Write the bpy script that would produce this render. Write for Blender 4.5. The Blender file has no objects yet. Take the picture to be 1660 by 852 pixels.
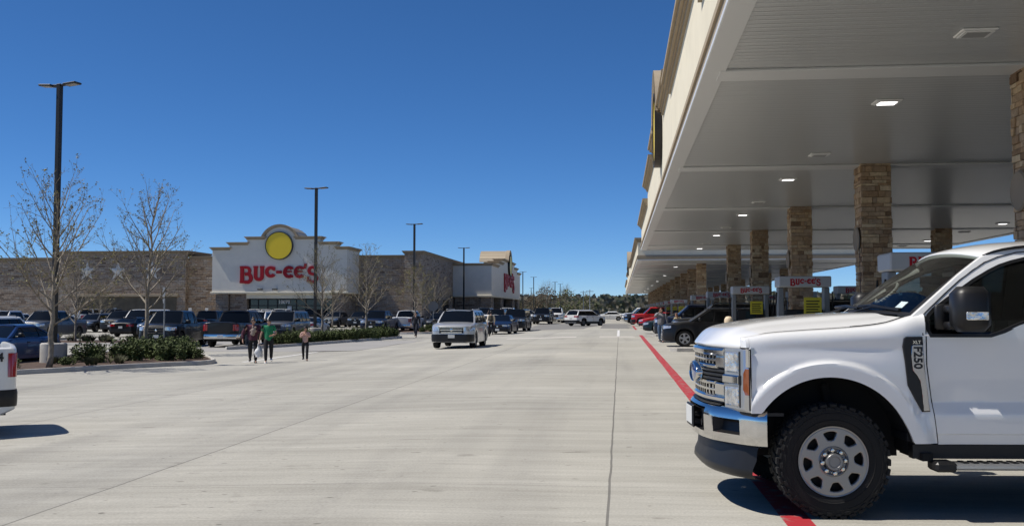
import bpy, bmesh, math, random
from math import sin, cos, pi, radians, sqrt, atan2
from mathutils import Vector, Matrix, noise as mnoise

SC = bpy.context.scene
COL = SC.collection
rnd = random.Random(7)

# ------------------------------------------------------------------ camera
YAW = math.degrees(math.atan(174.5/1650))
cam = bpy.data.cameras.new('camera')
cam.sensor_width = 36.0
cam.lens = 36.0 * 1650.0 / 1660.0
cam.shift_y = -9.0 / 1660.0
cam.clip_start = 0.05
cam.clip_end = 6000
camo = bpy.data.objects.new('camera', cam)
COL.objects.link(camo)
camo.location = (0, 0, 1.59)
camo.rotation_euler = (radians(90) + math.atan(86/1650), 0, radians(YAW))
SC.camera = camo

# ------------------------------------------------------------------ sky, sun, exposure
SUN_EL = 57.0
SUN_DIR = Vector((-0.993 * cos(radians(SUN_EL)), -0.12 * cos(radians(SUN_EL)), sin(radians(SUN_EL))))
world = bpy.data.worlds.new('World')
SC.world = world
world.use_nodes = True
wn = world.node_tree
wn.nodes.clear()
sky = wn.nodes.new('ShaderNodeTexSky')
sky.sky_type = 'NISHITA'
sky.sun_disc = False
sky.sun_elevation = radians(SUN_EL)
sky.sun_rotation = atan2(SUN_DIR.x, SUN_DIR.y)
sky.altitude = 5000
sky.air_density = 1.0
sky.dust_density = 0.0
sky.ozone_density = 8.0
bg = wn.nodes.new('ShaderNodeBackground')
bg.inputs[1].default_value = 0.112
wo = wn.nodes.new('ShaderNodeOutputWorld')
sat = wn.nodes.new('ShaderNodeHueSaturation')
sat.inputs['Saturation'].default_value = 1.12
wn.links.new(sky.outputs[0], sat.inputs['Color'])
wn.links.new(sat.outputs[0], bg.inputs[0])
wn.links.new(bg.outputs[0], wo.inputs[0])

sun = bpy.data.lights.new('sun', 'SUN')
sun.energy = 4.9
sun.angle = radians(0.53)
sun.color = (1.0, 0.945, 0.865)
suno = bpy.data.objects.new('sun', sun)
COL.objects.link(suno)
suno.rotation_euler = (-SUN_DIR).to_track_quat('-Z', 'Y').to_euler()
suno.location = (-60, -10, 90)

SC.view_settings.view_transform = 'Standard'
SC.view_settings.look = 'None'
SC.view_settings.gamma = 1
SC.view_settings.exposure = 0.0
SC.cycles.max_bounces = 8
SC.cycles.diffuse_bounces = 4
SC.cycles.glossy_bounces = 4
SC.cycles.transparent_max_bounces = 12
SC.cycles.caustics_reflective = False
SC.cycles.caustics_refractive = False
SC.cycles.sample_clamp_indirect = 4

def D(x, y):
    """site survey coordinates -> metres"""
    return 1.0048*x, 1.3595*y - .0905*x

# ------------------------------------------------------------------ tagging helpers
def tag(o, label=None, cat=None, group=None, kind=None):
    if label: o['label'] = label
    if cat: o['category'] = cat
    if group: o['group'] = group
    if kind: o['kind'] = kind
    return o

def empty(name, loc=(0, 0, 0), rz=0.0, label=None, cat=None, group=None):
    o = bpy.data.objects.new(name, None)
    COL.objects.link(o)
    o.empty_display_size = 0.2
    o.location = loc
    o.rotation_euler = (0, 0, rz)
    return tag(o, label, cat, group)

def link(name, me, parent=None, mats=None):
    o = bpy.data.objects.new(name, me)
    COL.objects.link(o)
    if parent is not None: o.parent = parent
    return o

def copy_tree(o, parent=None):
    c = o.copy()
    COL.objects.link(c)
    c.parent = parent
    for ch in list(o.children):
        copy_tree(ch, c)
    return c

# ------------------------------------------------------------------ mesh builder
class MB:
    def __init__(s):
        s.v = []; s.f = []; s.m = []; s.t = []
        s.cur = 0; s.tint = 0.0
    def add(s, vs, fs):
        b = len(s.v)
        s.v.extend([tuple(p) for p in vs])
        for f in fs:
            s.f.append([i + b for i in f]); s.m.append(s.cur); s.t.append(s.tint)
    def box(s, x0, x1, y0, y1, z0, z1, M=None):
        vs = [Vector(p) for p in ((x0,y0,z0),(x1,y0,z0),(x1,y1,z0),(x0,y1,z0),(x0,y0,z1),(x1,y0,z1),(x1,y1,z1),(x0,y1,z1))]
        if M is not None: vs = [M @ p for p in vs]
        s.add(vs, [(3,2,1,0),(4,5,6,7),(0,1,5,4),(1,2,6,5),(2,3,7,6),(3,0,4,7)])
    def bbox(s, x0, x1, y0, y1, z0, z1, b=0.02, M=None):
        """box with chamfered edges"""
        b = min(b, (x1-x0)*.45, (y1-y0)*.45, (z1-z0)*.45)
        vs = []; idx = {}
        X = (x0, x1); Y = (y0, y1); Z = (z0, z1)
        for i in (0,1):
            for j in (0,1):
                for k in (0,1):
                    sx = b if i == 0 else -b; sy = b if j == 0 else -b; sz = b if k == 0 else -b
                    idx[(i,j,k,0)] = len(vs); vs.append(Vector((X[i], Y[j]+sy, Z[k]+sz)))
                    idx[(i,j,k,1)] = len(vs); vs.append(Vector((X[i]+sx, Y[j], Z[k]+sz)))
                    idx[(i,j,k,2)] = len(vs); vs.append(Vector((X[i]+sx, Y[j]+sy, Z[k])))
        fs = []
        q = [(0,0),(1,0),(1,1),(0,1)]
        for a in (0,1):
            fs.append([idx[(a,p,r,0)] for p, r in (q if a else q[::-1])])
            fs.append([idx[(p,a,r,1)] for p, r in (q[::-1] if a else q)])
            fs.append([idx[(p,r,a,2)] for p, r in (q if a else q[::-1])])
        for p in (0,1):
            for r in (0,1):
                e = [idx[(0,p,r,1)], idx[(1,p,r,1)], idx[(1,p,r,2)], idx[(0,p,r,2)]]
                fs.append(e if (p == 0) == (r == 0) and False else e)
                fs.append([idx[(p,0,r,0)], idx[(p,1,r,0)], idx[(p,1,r,2)], idx[(p,0,r,2)]])
                fs.append([idx[(p,r,0,0)], idx[(p,r,1,0)], idx[(p,r,1,1)], idx[(p,r,0,1)]])
        for i in (0,1):
            for j in (0,1):
                for k in (0,1):
                    fs.append([idx[(i,j,k,0)], idx[(i,j,k,1)], idx[(i,j,k,2)]])
        if M is not None: vs = [M @ p for p in vs]
        s.add(vs, fs)
    def tube(s, pts, rad, n=6, cap=True):
        pts = [Vector(p) for p in pts]
        if not hasattr(rad, '__len__'): rad = [rad] * len(pts)
        vs = []; fs = []
        ref = None
        for i, p in enumerate(pts):
            d = (pts[min(i+1, len(pts)-1)] - pts[max(i-1, 0)])
            if d.length < 1e-9: d = Vector((0,0,1))
            d.normalize()
            if ref is None:
                ref = Vector((0,0,1)) if abs(d.z) < .9 else Vector((1,0,0))
            a = d.cross(ref)
            if a.length < 1e-6: a = d.orthogonal()
            a.normalize(); b = d.cross(a); ref = b.cross(d) if b.cross(d).length > 1e-6 else ref
            ref = -(a.cross(d)) if False else ref
            for k in range(n):
                t = 2*pi*k/n
                vs.append(p + (a*cos(t) + b*sin(t)) * rad[i])
        for i in range(len(pts)-1):
            for k in range(n):
                k2 = (k+1) % n
                fs.append((i*n+k, i*n+k2, (i+1)*n+k2, (i+1)*n+k))
        if cap:
            fs.append(tuple(range(n))[::-1]); fs.append(tuple((len(pts)-1)*n + k for k in range(n)))
        s.add(vs, fs)
    def lathe(s, prof, n=32, M=None, closed=False):
        """prof: list of (r, h); axis = local z"""
        vs = []; fs = []
        m = len(prof)
        for k in range(n):
            t = 2*pi*k/n
            for r, h in prof:
                vs.append(Vector((r*cos(t), r*sin(t), h)))
        for k in range(n):
            k2 = (k+1) % n
            for i in range(m-1):
                fs.append((k*m+i, k2*m+i, k2*m+i+1, k*m+i+1))
            if closed: fs.append((k*m+m-1, k2*m+m-1, k2*m, k*m))
        if M is not None: vs = [M @ p for p in vs]
        s.add(vs, fs)
    def grid(s, P, flip=False, wrap=False):
        nu = len(P); nv = len(P[0])
        vs = [p for row in P for p in row]
        fs = []
        for i in range(nu if wrap else nu-1):
            for j in range(nv-1):
                i2 = (i+1) % nu
                f = (i*nv+j, i2*nv+j, i2*nv+j+1, i*nv+j+1)
                fs.append(f[::-1] if flip else f)
        s.add(vs, fs)
    def prism(s, poly, z0, z1, M=None):
        n = len(poly)
        vs = [Vector((p[0], p[1], z0)) for p in poly] + [Vector((p[0], p[1], z1)) for p in poly]
        if M is not None: vs = [M @ p for p in vs]
        fs = [tuple(range(n))[::-1], tuple(range(n, 2*n))]
        for i in range(n):
            j = (i+1) % n
            fs.append((i, j, n+j, n+i))
        s.add(vs, fs)
    def mesh(s, name, mats, smooth=None, fixn=True):
        me = bpy.data.meshes.new(name)
        me.from_pydata(s.v, [], s.f)
        if not isinstance(mats, (list, tuple)): mats = [mats]
        for m in mats: me.materials.append(m)
        if len(mats) > 1: me.polygons.foreach_set('material_index', s.m)
        if any(s.t):
            a = me.attributes.new('tint', 'FLOAT', 'FACE')
            a.data.foreach_set('value', s.t)
        if fixn:
            bm = bmesh.new(); bm.from_mesh(me)
            bmesh.ops.recalc_face_normals(bm, faces=bm.faces)
            bm.to_mesh(me); bm.free()
        if smooth is not None:
            me.polygons.foreach_set('use_smooth', [True]*len(me.polygons))
            if smooth < 180: me.set_sharp_from_angle(angle=radians(smooth))
        me.update()
        return me
    def build(s, name, mats, parent=None, smooth=None, fixn=True):
        return link(name, s.mesh(name, mats, smooth, fixn), parent)

def frame(o, x, y, z=None):
    """matrix from origin and axis vectors"""
    x = Vector(x).normalized(); y = Vector(y).normalized()
    z = x.cross(y).normalized() if z is None else Vector(z).normalized()
    M = Matrix.Identity(4)
    for i in range(3):
        M[i][0] = x[i]; M[i][1] = y[i]; M[i][2] = z[i]; M[i][3] = o[i]
    return M

def curve_shape(loops, depth, bevel=0.0, res=0):
    """filled 2D shape with holes -> mesh data (front at +depth, back at -depth)"""
    cu = bpy.data.curves.new('shape', 'CURVE')
    cu.dimensions = '2D'; cu.fill_mode = 'BOTH'
    cu.extrude = max(depth - bevel, 0.0001); cu.bevel_depth = bevel; cu.bevel_resolution = res
    for lp in loops:
        sp = cu.splines.new('POLY'); sp.points.add(len(lp)-1)
        for i, p in enumerate(lp): sp.points[i].co = (p[0], p[1], 0, 1)
        sp.use_cyclic_u = True
    return _curve_mesh(cu)

def text_shape(txt, size, depth, offset=0.0, bold=0.0):
    cu = bpy.data.curves.new('txt', 'FONT')
    cu.body = txt; cu.size = size; cu.extrude = depth; cu.offset = bold
    cu.align_x = 'CENTER'; cu.align_y = 'CENTER'; cu.resolution_u = 3
    return _curve_mesh(cu)

def _curve_mesh(cu):
    o = bpy.data.objects.new('tmp', cu); COL.objects.link(o)
    dg = bpy.context.evaluated_depsgraph_get()
    me = bpy.data.meshes.new_from_object(o.evaluated_get(dg))
    bpy.data.objects.remove(o); bpy.data.curves.remove(cu)
    return me

def merge(mb, me, M=None):
    vs = [(M @ v.co) if M is not None else v.co.copy() for v in me.vertices]
    mb.add(vs, [tuple(p.vertices) for p in me.polygons])

def ss(a, b, x):
    t = min(1, max(0, (x-a)/(b-a))); return t*t*(3-2*t)
def lerp(a, b, t): return a + (b-a)*t
def interp(pts, x):
    if x <= pts[0][0]: return pts[0][1]
    for (a, b), (c, d) in zip(pts, pts[1:]):
        if x <= c: return b + (d-b)*(x-a)/(c-a) if c > a else d
    return pts[-1][1]
def sinterp(pts, x):
    """monotone-ish smooth interpolation (catmull-rom)"""
    n = len(pts)
    if x <= pts[0][0]: return pts[0][1]
    if x >= pts[-1][0]: return pts[-1][1]
    for i in range(n-1):
        if x <= pts[i+1][0]:
            x0, y0 = pts[i]; x1, y1 = pts[i+1]
            h = x1-x0; t = (x-x0)/h
            m0 = (y1-pts[i-1][1])/(x1-pts[i-1][0]) if i > 0 else (y1-y0)/h
            m1 = (pts[i+2][1]-y0)/(pts[i+2][0]-x0) if i+2 < n else (y1-y0)/h
            return (2*t**3-3*t*t+1)*y0 + (t**3-2*t*t+t)*h*m0 + (-2*t**3+3*t*t)*y1 + (t**3-t*t)*h*m1

# ------------------------------------------------------------------ materials
MATS = {}
def nodes_of(m):
    m.use_nodes = True
    nt = m.node_tree
    return nt, nt.nodes.get('Principled BSDF')

def mat(name, col, rough=0.6, metal=0.0, spec=0.5, coat=0.0, var=0.0, scale=8.0, bump=0.0, bscale=60.0, emit=None, estr=0.0, stretch=None, coatr=0.04):
    if name in MATS: return MATS[name]
    m = bpy.data.materials.new(name); MATS[name] = m
    nt, b = nodes_of(m)
    b.inputs['Base Color'].default_value = (*col, 1)
    b.inputs['Roughness'].default_value = rough
    b.inputs['Metallic'].default_value = metal
    b.inputs['Specular IOR Level'].default_value = spec
    b.inputs['Coat Weight'].default_value = coat
    b.inputs['Coat Roughness'].default_value = coatr
    if emit:
        b.inputs['Emission Color'].default_value = (*emit, 1)
        b.inputs['Emission Strength'].default_value = estr
    if var > 0 or bump > 0:
        tc = nt.nodes.new('ShaderNodeTexCoord')
        src = tc.outputs['Object']
        if stretch:
            mp = nt.nodes.new('ShaderNodeMapping'); mp.inputs['Scale'].default_value = stretch
            nt.links.new(src, mp.inputs[0]); src = mp.outputs[0]
    if var > 0:
        n = nt.nodes.new('ShaderNodeTexNoise'); n.inputs['Scale'].default_value = scale
        n.inputs['Detail'].default_value = 6
        nt.links.new(src, n.inputs['Vector'])
        r = nt.nodes.new('ShaderNodeValToRGB')
        r.color_ramp.elements[0].position = .3; r.color_ramp.elements[1].position = .7
        r.color_ramp.elements[0].color = (*[c*(1-var) for c in col], 1)
        r.color_ramp.elements[1].color = (*[min(1, c*(1+var)) for c in col], 1)
        nt.links.new(n.outputs[0], r.inputs[0]); nt.links.new(r.outputs[0], b.inputs['Base Color'])
    if bump > 0:
        n2 = nt.nodes.new('ShaderNodeTexNoise'); n2.inputs['Scale'].default_value = bscale
        n2.inputs['Detail'].default_value = 4
        nt.links.new(src, n2.inputs['Vector'])
        bp = nt.nodes.new('ShaderNodeBump'); bp.inputs['Strength'].default_value = bump
        bp.inputs['Distance'].default_value = 0.02
        nt.links.new(n2.outputs[0], bp.inputs['Height']); nt.links.new(bp.outputs[0], b.inputs['Normal'])
    return m

def N(nt, typ, **kw):
    n = nt.nodes.new(typ)
    for k, v in kw.items(): setattr(n, k, v)
    return n

def mathn(nt, op, a, b=None, c=None):
    n = nt.nodes.new('ShaderNodeMath'); n.operation = op
    for i, x in enumerate((a, b, c)):
        if x is None: continue
        if isinstance(x, (int, float)): n.inputs[i].default_value = x
        else: nt.links.new(x, n.inputs[i])
    return n.outputs[0]

def mixcol(nt, fac, a, b, mode='MIX'):
    n = nt.nodes.new('ShaderNodeMix'); n.data_type = 'RGBA'; n.blend_type = mode
    for sock, x in ((n.inputs[0], fac), (n.inputs[6], a), (n.inputs[7], b)):
        if isinstance(x, (int, float)): sock.default_value = x
        elif isinstance(x, tuple): sock.default_value = (*x, 1)
        else: nt.links.new(x, sock)
    return n.outputs[2]

def paint(name, col, flake=0.0, rough=0.35):
    return mat('paint_' + name, col, rough=rough, metal=flake, coat=.6 if max(col) > .1 else .32, spec=0.35)

def concrete_material():
    m = bpy.data.materials.new('concrete_paving'); nt, b = nodes_of(m)
    tc = N(nt, 'ShaderNodeTexCoord'); sep = N(nt, 'ShaderNodeSeparateXYZ')
    nt.links.new(tc.outputs['Object'], sep.inputs[0])
    X, Y = sep.outputs[0], sep.outputs[1]
    def noise(scale, stretch=(1,1,1), detail=5, rough=.55):
        mp = N(nt, 'ShaderNodeMapping'); mp.inputs['Scale'].default_value = stretch
        nt.links.new(tc.outputs['Object'], mp.inputs[0])
        n = N(nt, 'ShaderNodeTexNoise'); n.inputs['Scale'].default_value = scale
        n.inputs['Detail'].default_value = detail; n.inputs['Roughness'].default_value = rough
        nt.links.new(mp.outputs[0], n.inputs['Vector']); return n.outputs[0]
    def ramp(f, p0, p1, c0, c1):
        r = N(nt, 'ShaderNodeValToRGB'); e = r.color_ramp.elements
        e[0].position = p0; e[1].position = p1; e[0].color = (*c0, 1); e[1].color = (*c1, 1)
        nt.links.new(f, r.inputs[0]); return r.outputs[0]
    base = ramp(noise(.18, detail=6), .32, .68, (.375,.362,.318), (.480,.465,.412))
    streak = ramp(noise(1.0, (.22,2.6,1), 5, .62), .35, .66, (.86,.855,.845), (1.05,1.05,1.05))
    c = mixcol(nt, 1.0, base, streak, 'MULTIPLY')
    streak2 = ramp(noise(1.0, (.9,22,1), 4, .6), .3, .7, (.87,.87,.865), (1.07,1.07,1.07))
    c = mixcol(nt, 1.0, c, streak2, 'MULTIPLY')
    fine = ramp(noise(45, detail=3), .3, .7, (.84,.84,.84), (1.10,1.10,1.10))
    c = mixcol(nt, 1.0, c, fine, 'MULTIPLY')
    # tyre wear along the lane
    wear = ramp(noise(1.0, (.85,.05,1), 4), .50, .70, (1,1,1), (.84,.84,.85))
    c = mixcol(nt, 1.0, c, wear, 'MULTIPLY')
    # drips and spots
    spot = ramp(noise(1.7, (.8,1.6,1), 3), .66, .73, (1,1,1), (.72,.71,.70))
    c = mixcol(nt, 1.0, c, spot, 'MULTIPLY')
    dots = ramp(noise(9.0, (.7,1.2,1), 1), .735, .78, (1,1,1), (.50,.49,.48))
    c = mixcol(nt, 1.0, c, dots, 'MULTIPLY')
    # slab-to-slab tone
    vor = N(nt, 'ShaderNodeTexWhiteNoise'); vor.noise_dimensions = '2D'
    cx = mathn(nt, 'FLOOR', mathn(nt, 'DIVIDE', mathn(nt, 'ADD', X, 0.1), 4.7))
    cy = mathn(nt, 'FLOOR', mathn(nt, 'DIVIDE', mathn(nt, 'ADD', Y, 2.1), 4.6))
    cv = N(nt, 'ShaderNodeCombineXYZ'); nt.links.new(cx, cv.inputs[0]); nt.links.new(cy, cv.inputs[1])
    nt.links.new(cv.outputs[0], vor.inputs['Vector'])
    slab = ramp(vor.outputs[0], 0, 1, (.95,.95,.955), (1.04,1.035,1.03))
    c = mixcol(nt, 1.0, c, slab, 'MULTIPLY')
    # joints: long seams and faint cross joints
    wob = mathn(nt, 'MULTIPLY', mathn(nt, 'SUBTRACT', noise(.8, detail=2), .5), .03)
    fx = mathn(nt, 'PINGPONG', mathn(nt, 'ADD', mathn(nt, 'ADD', X, 0.1), wob), 2.35)
    jx = mathn(nt, 'LESS_THAN', fx, .011)
    fy = mathn(nt, 'PINGPONG', mathn(nt, 'ADD', mathn(nt, 'ADD', Y, 1.05), wob), 5.2)
    jy = mathn(nt, 'MULTIPLY', mathn(nt, 'LESS_THAN', fy, .008), .7)
    # only every second pingpong fold on x is a seam (the other fold lies at 2.35)
    j = mathn(nt, 'MAXIMUM', jx, jy)
    c = mixcol(nt, mathn(nt, 'MULTIPLY', j, .70), c, (.09,.085,.078))
    # lighter cured band beside the seams
    nt.links.new(c, b.inputs['Base Color'])
    b.inputs['Roughness'].default_value = .82
    b.inputs['Specular IOR Level'].default_value = .35
    bp = N(nt, 'ShaderNodeBump'); bp.inputs['Strength'].default_value = .35; bp.inputs['Distance'].default_value = .01
    h = mathn(nt, 'SUBTRACT', noise(1.0, (3,90,1), 3), mathn(nt, 'MULTIPLY', j, 1.5))
    nt.links.new(h, bp.inputs['Height']); nt.links.new(bp.outputs[0], b.inputs['Normal'])
    return m

def stone_material(name, bw=.62, rh=.17, axis='XZ', dark=1.0, grey=0.0):
    """ledge stone wall: brick pattern with strongly varied stones"""
    m = bpy.data.materials.new(name); nt, b = nodes_of(m)
    tc = N(nt, 'ShaderNodeTexCoord'); sep = N(nt, 'ShaderNodeSeparateXYZ')
    nt.links.new(tc.outputs['Object'], sep.inputs[0])
    geo = N(nt, 'ShaderNodeNewGeometry'); sn = N(nt, 'ShaderNodeSeparateXYZ')
    nt.links.new(geo.outputs['Normal'], sn.inputs[0])
    side = mathn(nt, 'GREATER_THAN', mathn(nt, 'ABSOLUTE', sn.outputs[0]), .7)
    u = mathn(nt, 'ADD', mathn(nt, 'MULTIPLY', sep.outputs[0], mathn(nt, 'SUBTRACT', 1, side)), mathn(nt, 'MULTIPLY', sep.outputs[1], side))
    cv = N(nt, 'ShaderNodeCombineXYZ'); nt.links.new(u, cv.inputs[0]); nt.links.new(sep.outputs[2], cv.inputs[1])
    def brick(w, h, off):
        t = N(nt, 'ShaderNodeTexBrick'); t.offset = off; t.offset_frequency = 2; t.squash = .7; t.squash_frequency = 3
        t.inputs['Scale'].default_value = 1; t.inputs['Brick Width'].default_value = w; t.inputs['Row Height'].default_value = h
        t.inputs['Mortar Size'].default_value = .012; t.inputs['Mortar Smooth'].default_value = .3; t.inputs['Bias'].default_value = 0
        t.inputs['Color1'].default_value = (0,0,0,1); t.inputs['Color2'].default_value = (1,1,1,1); t.inputs['Mortar'].default_value = (.5,.5,.5,1)
        nt.links.new(cv.outputs[0], t.inputs['Vector']); return t
    t1 = brick(bw, rh, .43); t2 = brick(bw*1.9, rh*2, .31)
    f = mathn(nt, 'ADD', mathn(nt, 'MULTIPLY', t1.outputs[0], .65), mathn(nt, 'MULTIPLY', t2.outputs[0], .35))
    r = N(nt, 'ShaderNodeValToRGB'); r.color_ramp.interpolation = 'LINEAR'
    cols = [(0,(.13,.085,.055)),(.25,(.27,.19,.125)),(.5,(.36,.26,.17)),(.72,(.30,.25,.20)),(1,(.46,.37,.27))]
    cols = [(p, tuple(lerp(c, sum(k)/3, grey)*dark for c in k)) for p, k in cols]
    e = r.color_ramp.elements
    e[0].position = 0; e[0].color = (*cols[0][1], 1); e[1].position = 1; e[1].color = (*cols[-1][1], 1)
    for p, c in cols[1:-1]:
        q = e.new(p); q.color = (*c, 1)
    nt.links.new(f, r.inputs[0])
    n = N(nt, 'ShaderNodeTexNoise'); n.inputs['Scale'].default_value = 7; n.inputs['Detail'].default_value = 6
    nt.links.new(tc.outputs['Object'], n.inputs['Vector'])
    r2 = N(nt, 'ShaderNodeValToRGB'); r2.color_ramp.elements[0].position = .3; r2.color_ramp.elements[1].position = .7
    r2.color_ramp.elements[0].color = (.72,.72,.72,1); r2.color_ramp.elements[1].color = (1.15,1.15,1.15,1)
    nt.links.new(n.outputs[0], r2.inputs[0])
    c = mixcol(nt, 1.0, r.outputs[0], r2.outputs[0], 'MULTIPLY')
    c = mixcol(nt, t1.outputs['Fac'], c, (.05*dark,.042*dark,.035*dark))
    nt.links.new(c, b.inputs['Base Color']); b.inputs['Roughness'].default_value = .9
    bp = N(nt, 'ShaderNodeBump'); bp.inputs['Strength'].default_value = .9; bp.inputs['Distance'].default_value = .05
    h = mathn(nt, 'ADD', mathn(nt, 'MULTIPLY', f, .8), mathn(nt, 'MULTIPLY', n.outputs[0], .5))
    h = mathn(nt, 'SUBTRACT', h, mathn(nt, 'MULTIPLY', t1.outputs['Fac'], 1.0))
    nt.links.new(h, bp.inputs['Height']); nt.links.new(bp.outputs[0], b.inputs['Normal'])
    return m

def tint_stone():
    """stones of the near columns: colour from the per-stone tint attribute"""
    m = bpy.data.materials.new('ledge_stone'); nt, b = nodes_of(m)
    at = N(nt, 'ShaderNodeAttribute'); at.attribute_name = 'tint'
    r = N(nt, 'ShaderNodeValToRGB'); e = r.color_ramp.elements
    cols = [(0,(.17,.105,.062)),(.2,(.30,.20,.12)),(.4,(.42,.285,.17)),(.6,(.36,.27,.19)),(.8,(.50,.36,.22)),(1,(.56,.45,.31))]
    e[0].position = 0; e[0].color = (*cols[0][1],1); e[1].position = 1; e[1].color = (*cols[-1][1],1)
    for p, c in cols[1:-1]:
        q = e.new(p); q.color = (*c,1)
    nt.links.new(at.outputs['Fac'], r.inputs[0])
    tc = N(nt, 'ShaderNodeTexCoord')
    n = N(nt, 'ShaderNodeTexNoise'); n.inputs['Scale'].default_value = 9; n.inputs['Detail'].default_value = 8; n.inputs['Roughness'].default_value = .65
    nt.links.new(tc.outputs['Object'], n.inputs['Vector'])
    r2 = N(nt, 'ShaderNodeValToRGB'); r2.color_ramp.elements[0].position = .28; r2.color_ramp.elements[1].position = .72
    r2.color_ramp.elements[0].color = (.62,.62,.62,1); r2.color_ramp.elements[1].color = (1.2,1.2,1.2,1)
    nt.links.new(n.outputs[0], r2.inputs[0])
    c = mixcol(nt, 1.0, r.outputs[0], r2.outputs[0], 'MULTIPLY')
    nt.links.new(c, b.inputs['Base Color']); b.inputs['Roughness'].default_value = .88
    bp = N(nt, 'ShaderNodeBump'); bp.inputs['Strength'].default_value = .8; bp.inputs['Distance'].default_value = .03
    nt.links.new(n.outputs[0], bp.inputs['Height']); nt.links.new(bp.outputs[0], b.inputs['Normal'])
    return m

def glass(name, tint=(.55,.6,.6), fac=.35):
    """see-through tinted pane: transparent film with a fresnel mirror"""
    m = bpy.data.materials.new(name); m.use_nodes = True; nt = m.node_tree; nt.nodes.clear()
    o = N(nt, 'ShaderNodeOutputMaterial'); tr = N(nt, 'ShaderNodeBsdfTransparent'); gl = N(nt, 'ShaderNodeBsdfGlossy')
    tr.inputs[0].default_value = (*tint, 1); gl.inputs['Roughness'].default_value = .01
    lw = N(nt, 'ShaderNodeFresnel'); lw.inputs[0].default_value = 1.5
    mx = N(nt, 'ShaderNodeMixShader')
    nt.links.new(lw.outputs[0], mx.inputs[0]); nt.links.new(tr.outputs[0], mx.inputs[1]); nt.links.new(gl.outputs[0], mx.inputs[2])
    nt.links.new(mx.outputs[0], o.inputs[0])
    MATS[name] = m
    return m

BLACK = mat('black_plastic', (.010,.010,.011), .42, spec=.4)
RUBBER = mat('tyre_rubber', (.009,.009,.009), .88, bump=.25, bscale=90)
DARK = mat('underbody_black', (.008,.008,.008), .9)
CHROME = mat('chrome', (.66,.65,.63), .10, metal=1.0)
ALLOY = mat('machined_alloy', (.42,.42,.43), .35, metal=.85)
ALLOYD = mat('dark_alloy', (.12,.12,.125), .4, metal=.7)
CARGLASS = mat('tinted_car_glass', (.005,.006,.007), .06, spec=.32)
REDLAMP = mat('red_lamp_lens', (.34,.012,.012), .12, coat=1)
AMBER = mat('amber_lens', (.22,.055,.012), .15, coat=1)
HEADL = mat('headlamp_lens', (.62,.64,.66), .12, metal=.55, coat=1, var=.35, scale=22)
PLATE = mat('number_plate', (.62,.63,.62), .4)
STUCCO = mat('white_stucco', (.71,.68,.60), .9, var=.04, scale=1.2, bump=.3, bscale=60)
CREAM = mat('cream_stucco', (.74,.68,.53), .9, var=.04, scale=1.1, bump=.3, bscale=50)
TAN = mat('tan_trim', (.36,.29,.20), .85, var=.06, scale=3, bump=.2, bscale=80)
DTAN = mat('brown_trim', (.27,.215,.15), .85, var=.06, scale=3)
CURB = mat('kerb_concrete', (.46,.44,.40), .85, var=.15, scale=2.5, bump=.3, bscale=50)
WHITEM = mat('white_metal', (.72,.73,.72), .35, var=.03, scale=3)
GREYM = mat('grey_metal', (.30,.31,.32), .4, metal=.3)
BRONZE = mat('dark_bronze_metal', (.022,.02,.018), .45, metal=.3)
REDL = mat('red_sign_face', (.34,.006,.014), .55, spec=.3)
YELLOW = mat('yellow_sign_face', (.83,.60,.02), .4)
SIGNBLK = mat('black_sign_edge', (.012,.011,.011), .4)
STOREGLASS = mat('storefront_glass', (.012,.016,.016), .04, spec=.6)
# ================================================================== GROUND
def gz(x, y):
    t = min(1, max(0, (-x-2)/12))
    return -0.36*t*(1-ss(86, 128, y))

CONC = concrete_material()
GRASS = mat('dry_grass_field', (.115,.105,.055), .95, var=.35, scale=.05, bump=.2, bscale=2)
ASPH = mat('asphalt_patch', (.20,.195,.185), .9, var=.12, scale=1.5, bump=.3, bscale=60, stretch=(.4,2.5,1))
def frange(a, b, st):
    r = []
    while a < b - 1e-6: r.append(a); a += st
    return r
xs = [-3500,-1500,-600,-250] + frange(-130, -20, 10) + frange(-20, 4, 1.0) + [4,8,16,30,60,140,400,1200,3500]
ys = [-600,-150,-45] + frange(-30, 80, 5) + frange(80, 131, 3) + [131,145,180,235,320,400,600,1200,4000]
mb = MB()
P = [[(x, y, gz(x, y)) for y in ys] for x in xs]
vs = [p for r in P for p in r]; fs = []; mi = []
for i in range(len(xs)-1):
    for j in range(len(ys)-1):
        fs.append((i*len(ys)+j, (i+1)*len(ys)+j, (i+1)*len(ys)+j+1, i*len(ys)+j+1))
        cx_, cy_ = (xs[i]+xs[i+1])/2, (ys[j]+ys[j+1])/2
        mi.append(0 if (-130 < cx_ < 60 and -45 < cy_ < 320) else 1)
mb.v = vs; mb.f = fs; mb.m = mi; mb.t = [0]*len(fs)
tag(mb.build('ground', [CONC, GRASS], smooth=180), kind='structure')

def strip(name, x0, x1, y0, y1, m, dz=.004, parent=None, ragged=0):
    y0, y1 = D(x0, y0)[1], D(x0, y1)[1]
    mb = MB(); ny = max(2, int((y1-y0)/1.5)); P = []
    for i in range(ny+1):
        y = lerp(y0, y1, i/ny); row = []
        for k in range(5):
            x = lerp(x0, x1, k/4)
            row.append((x + (ragged*(rnd.random()-.5) if k in (0, 4) else 0), y, gz(x, y)+dz))
        P.append(row)
    mb.grid(P, flip=True)
    return mb.build(name, m)

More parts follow.
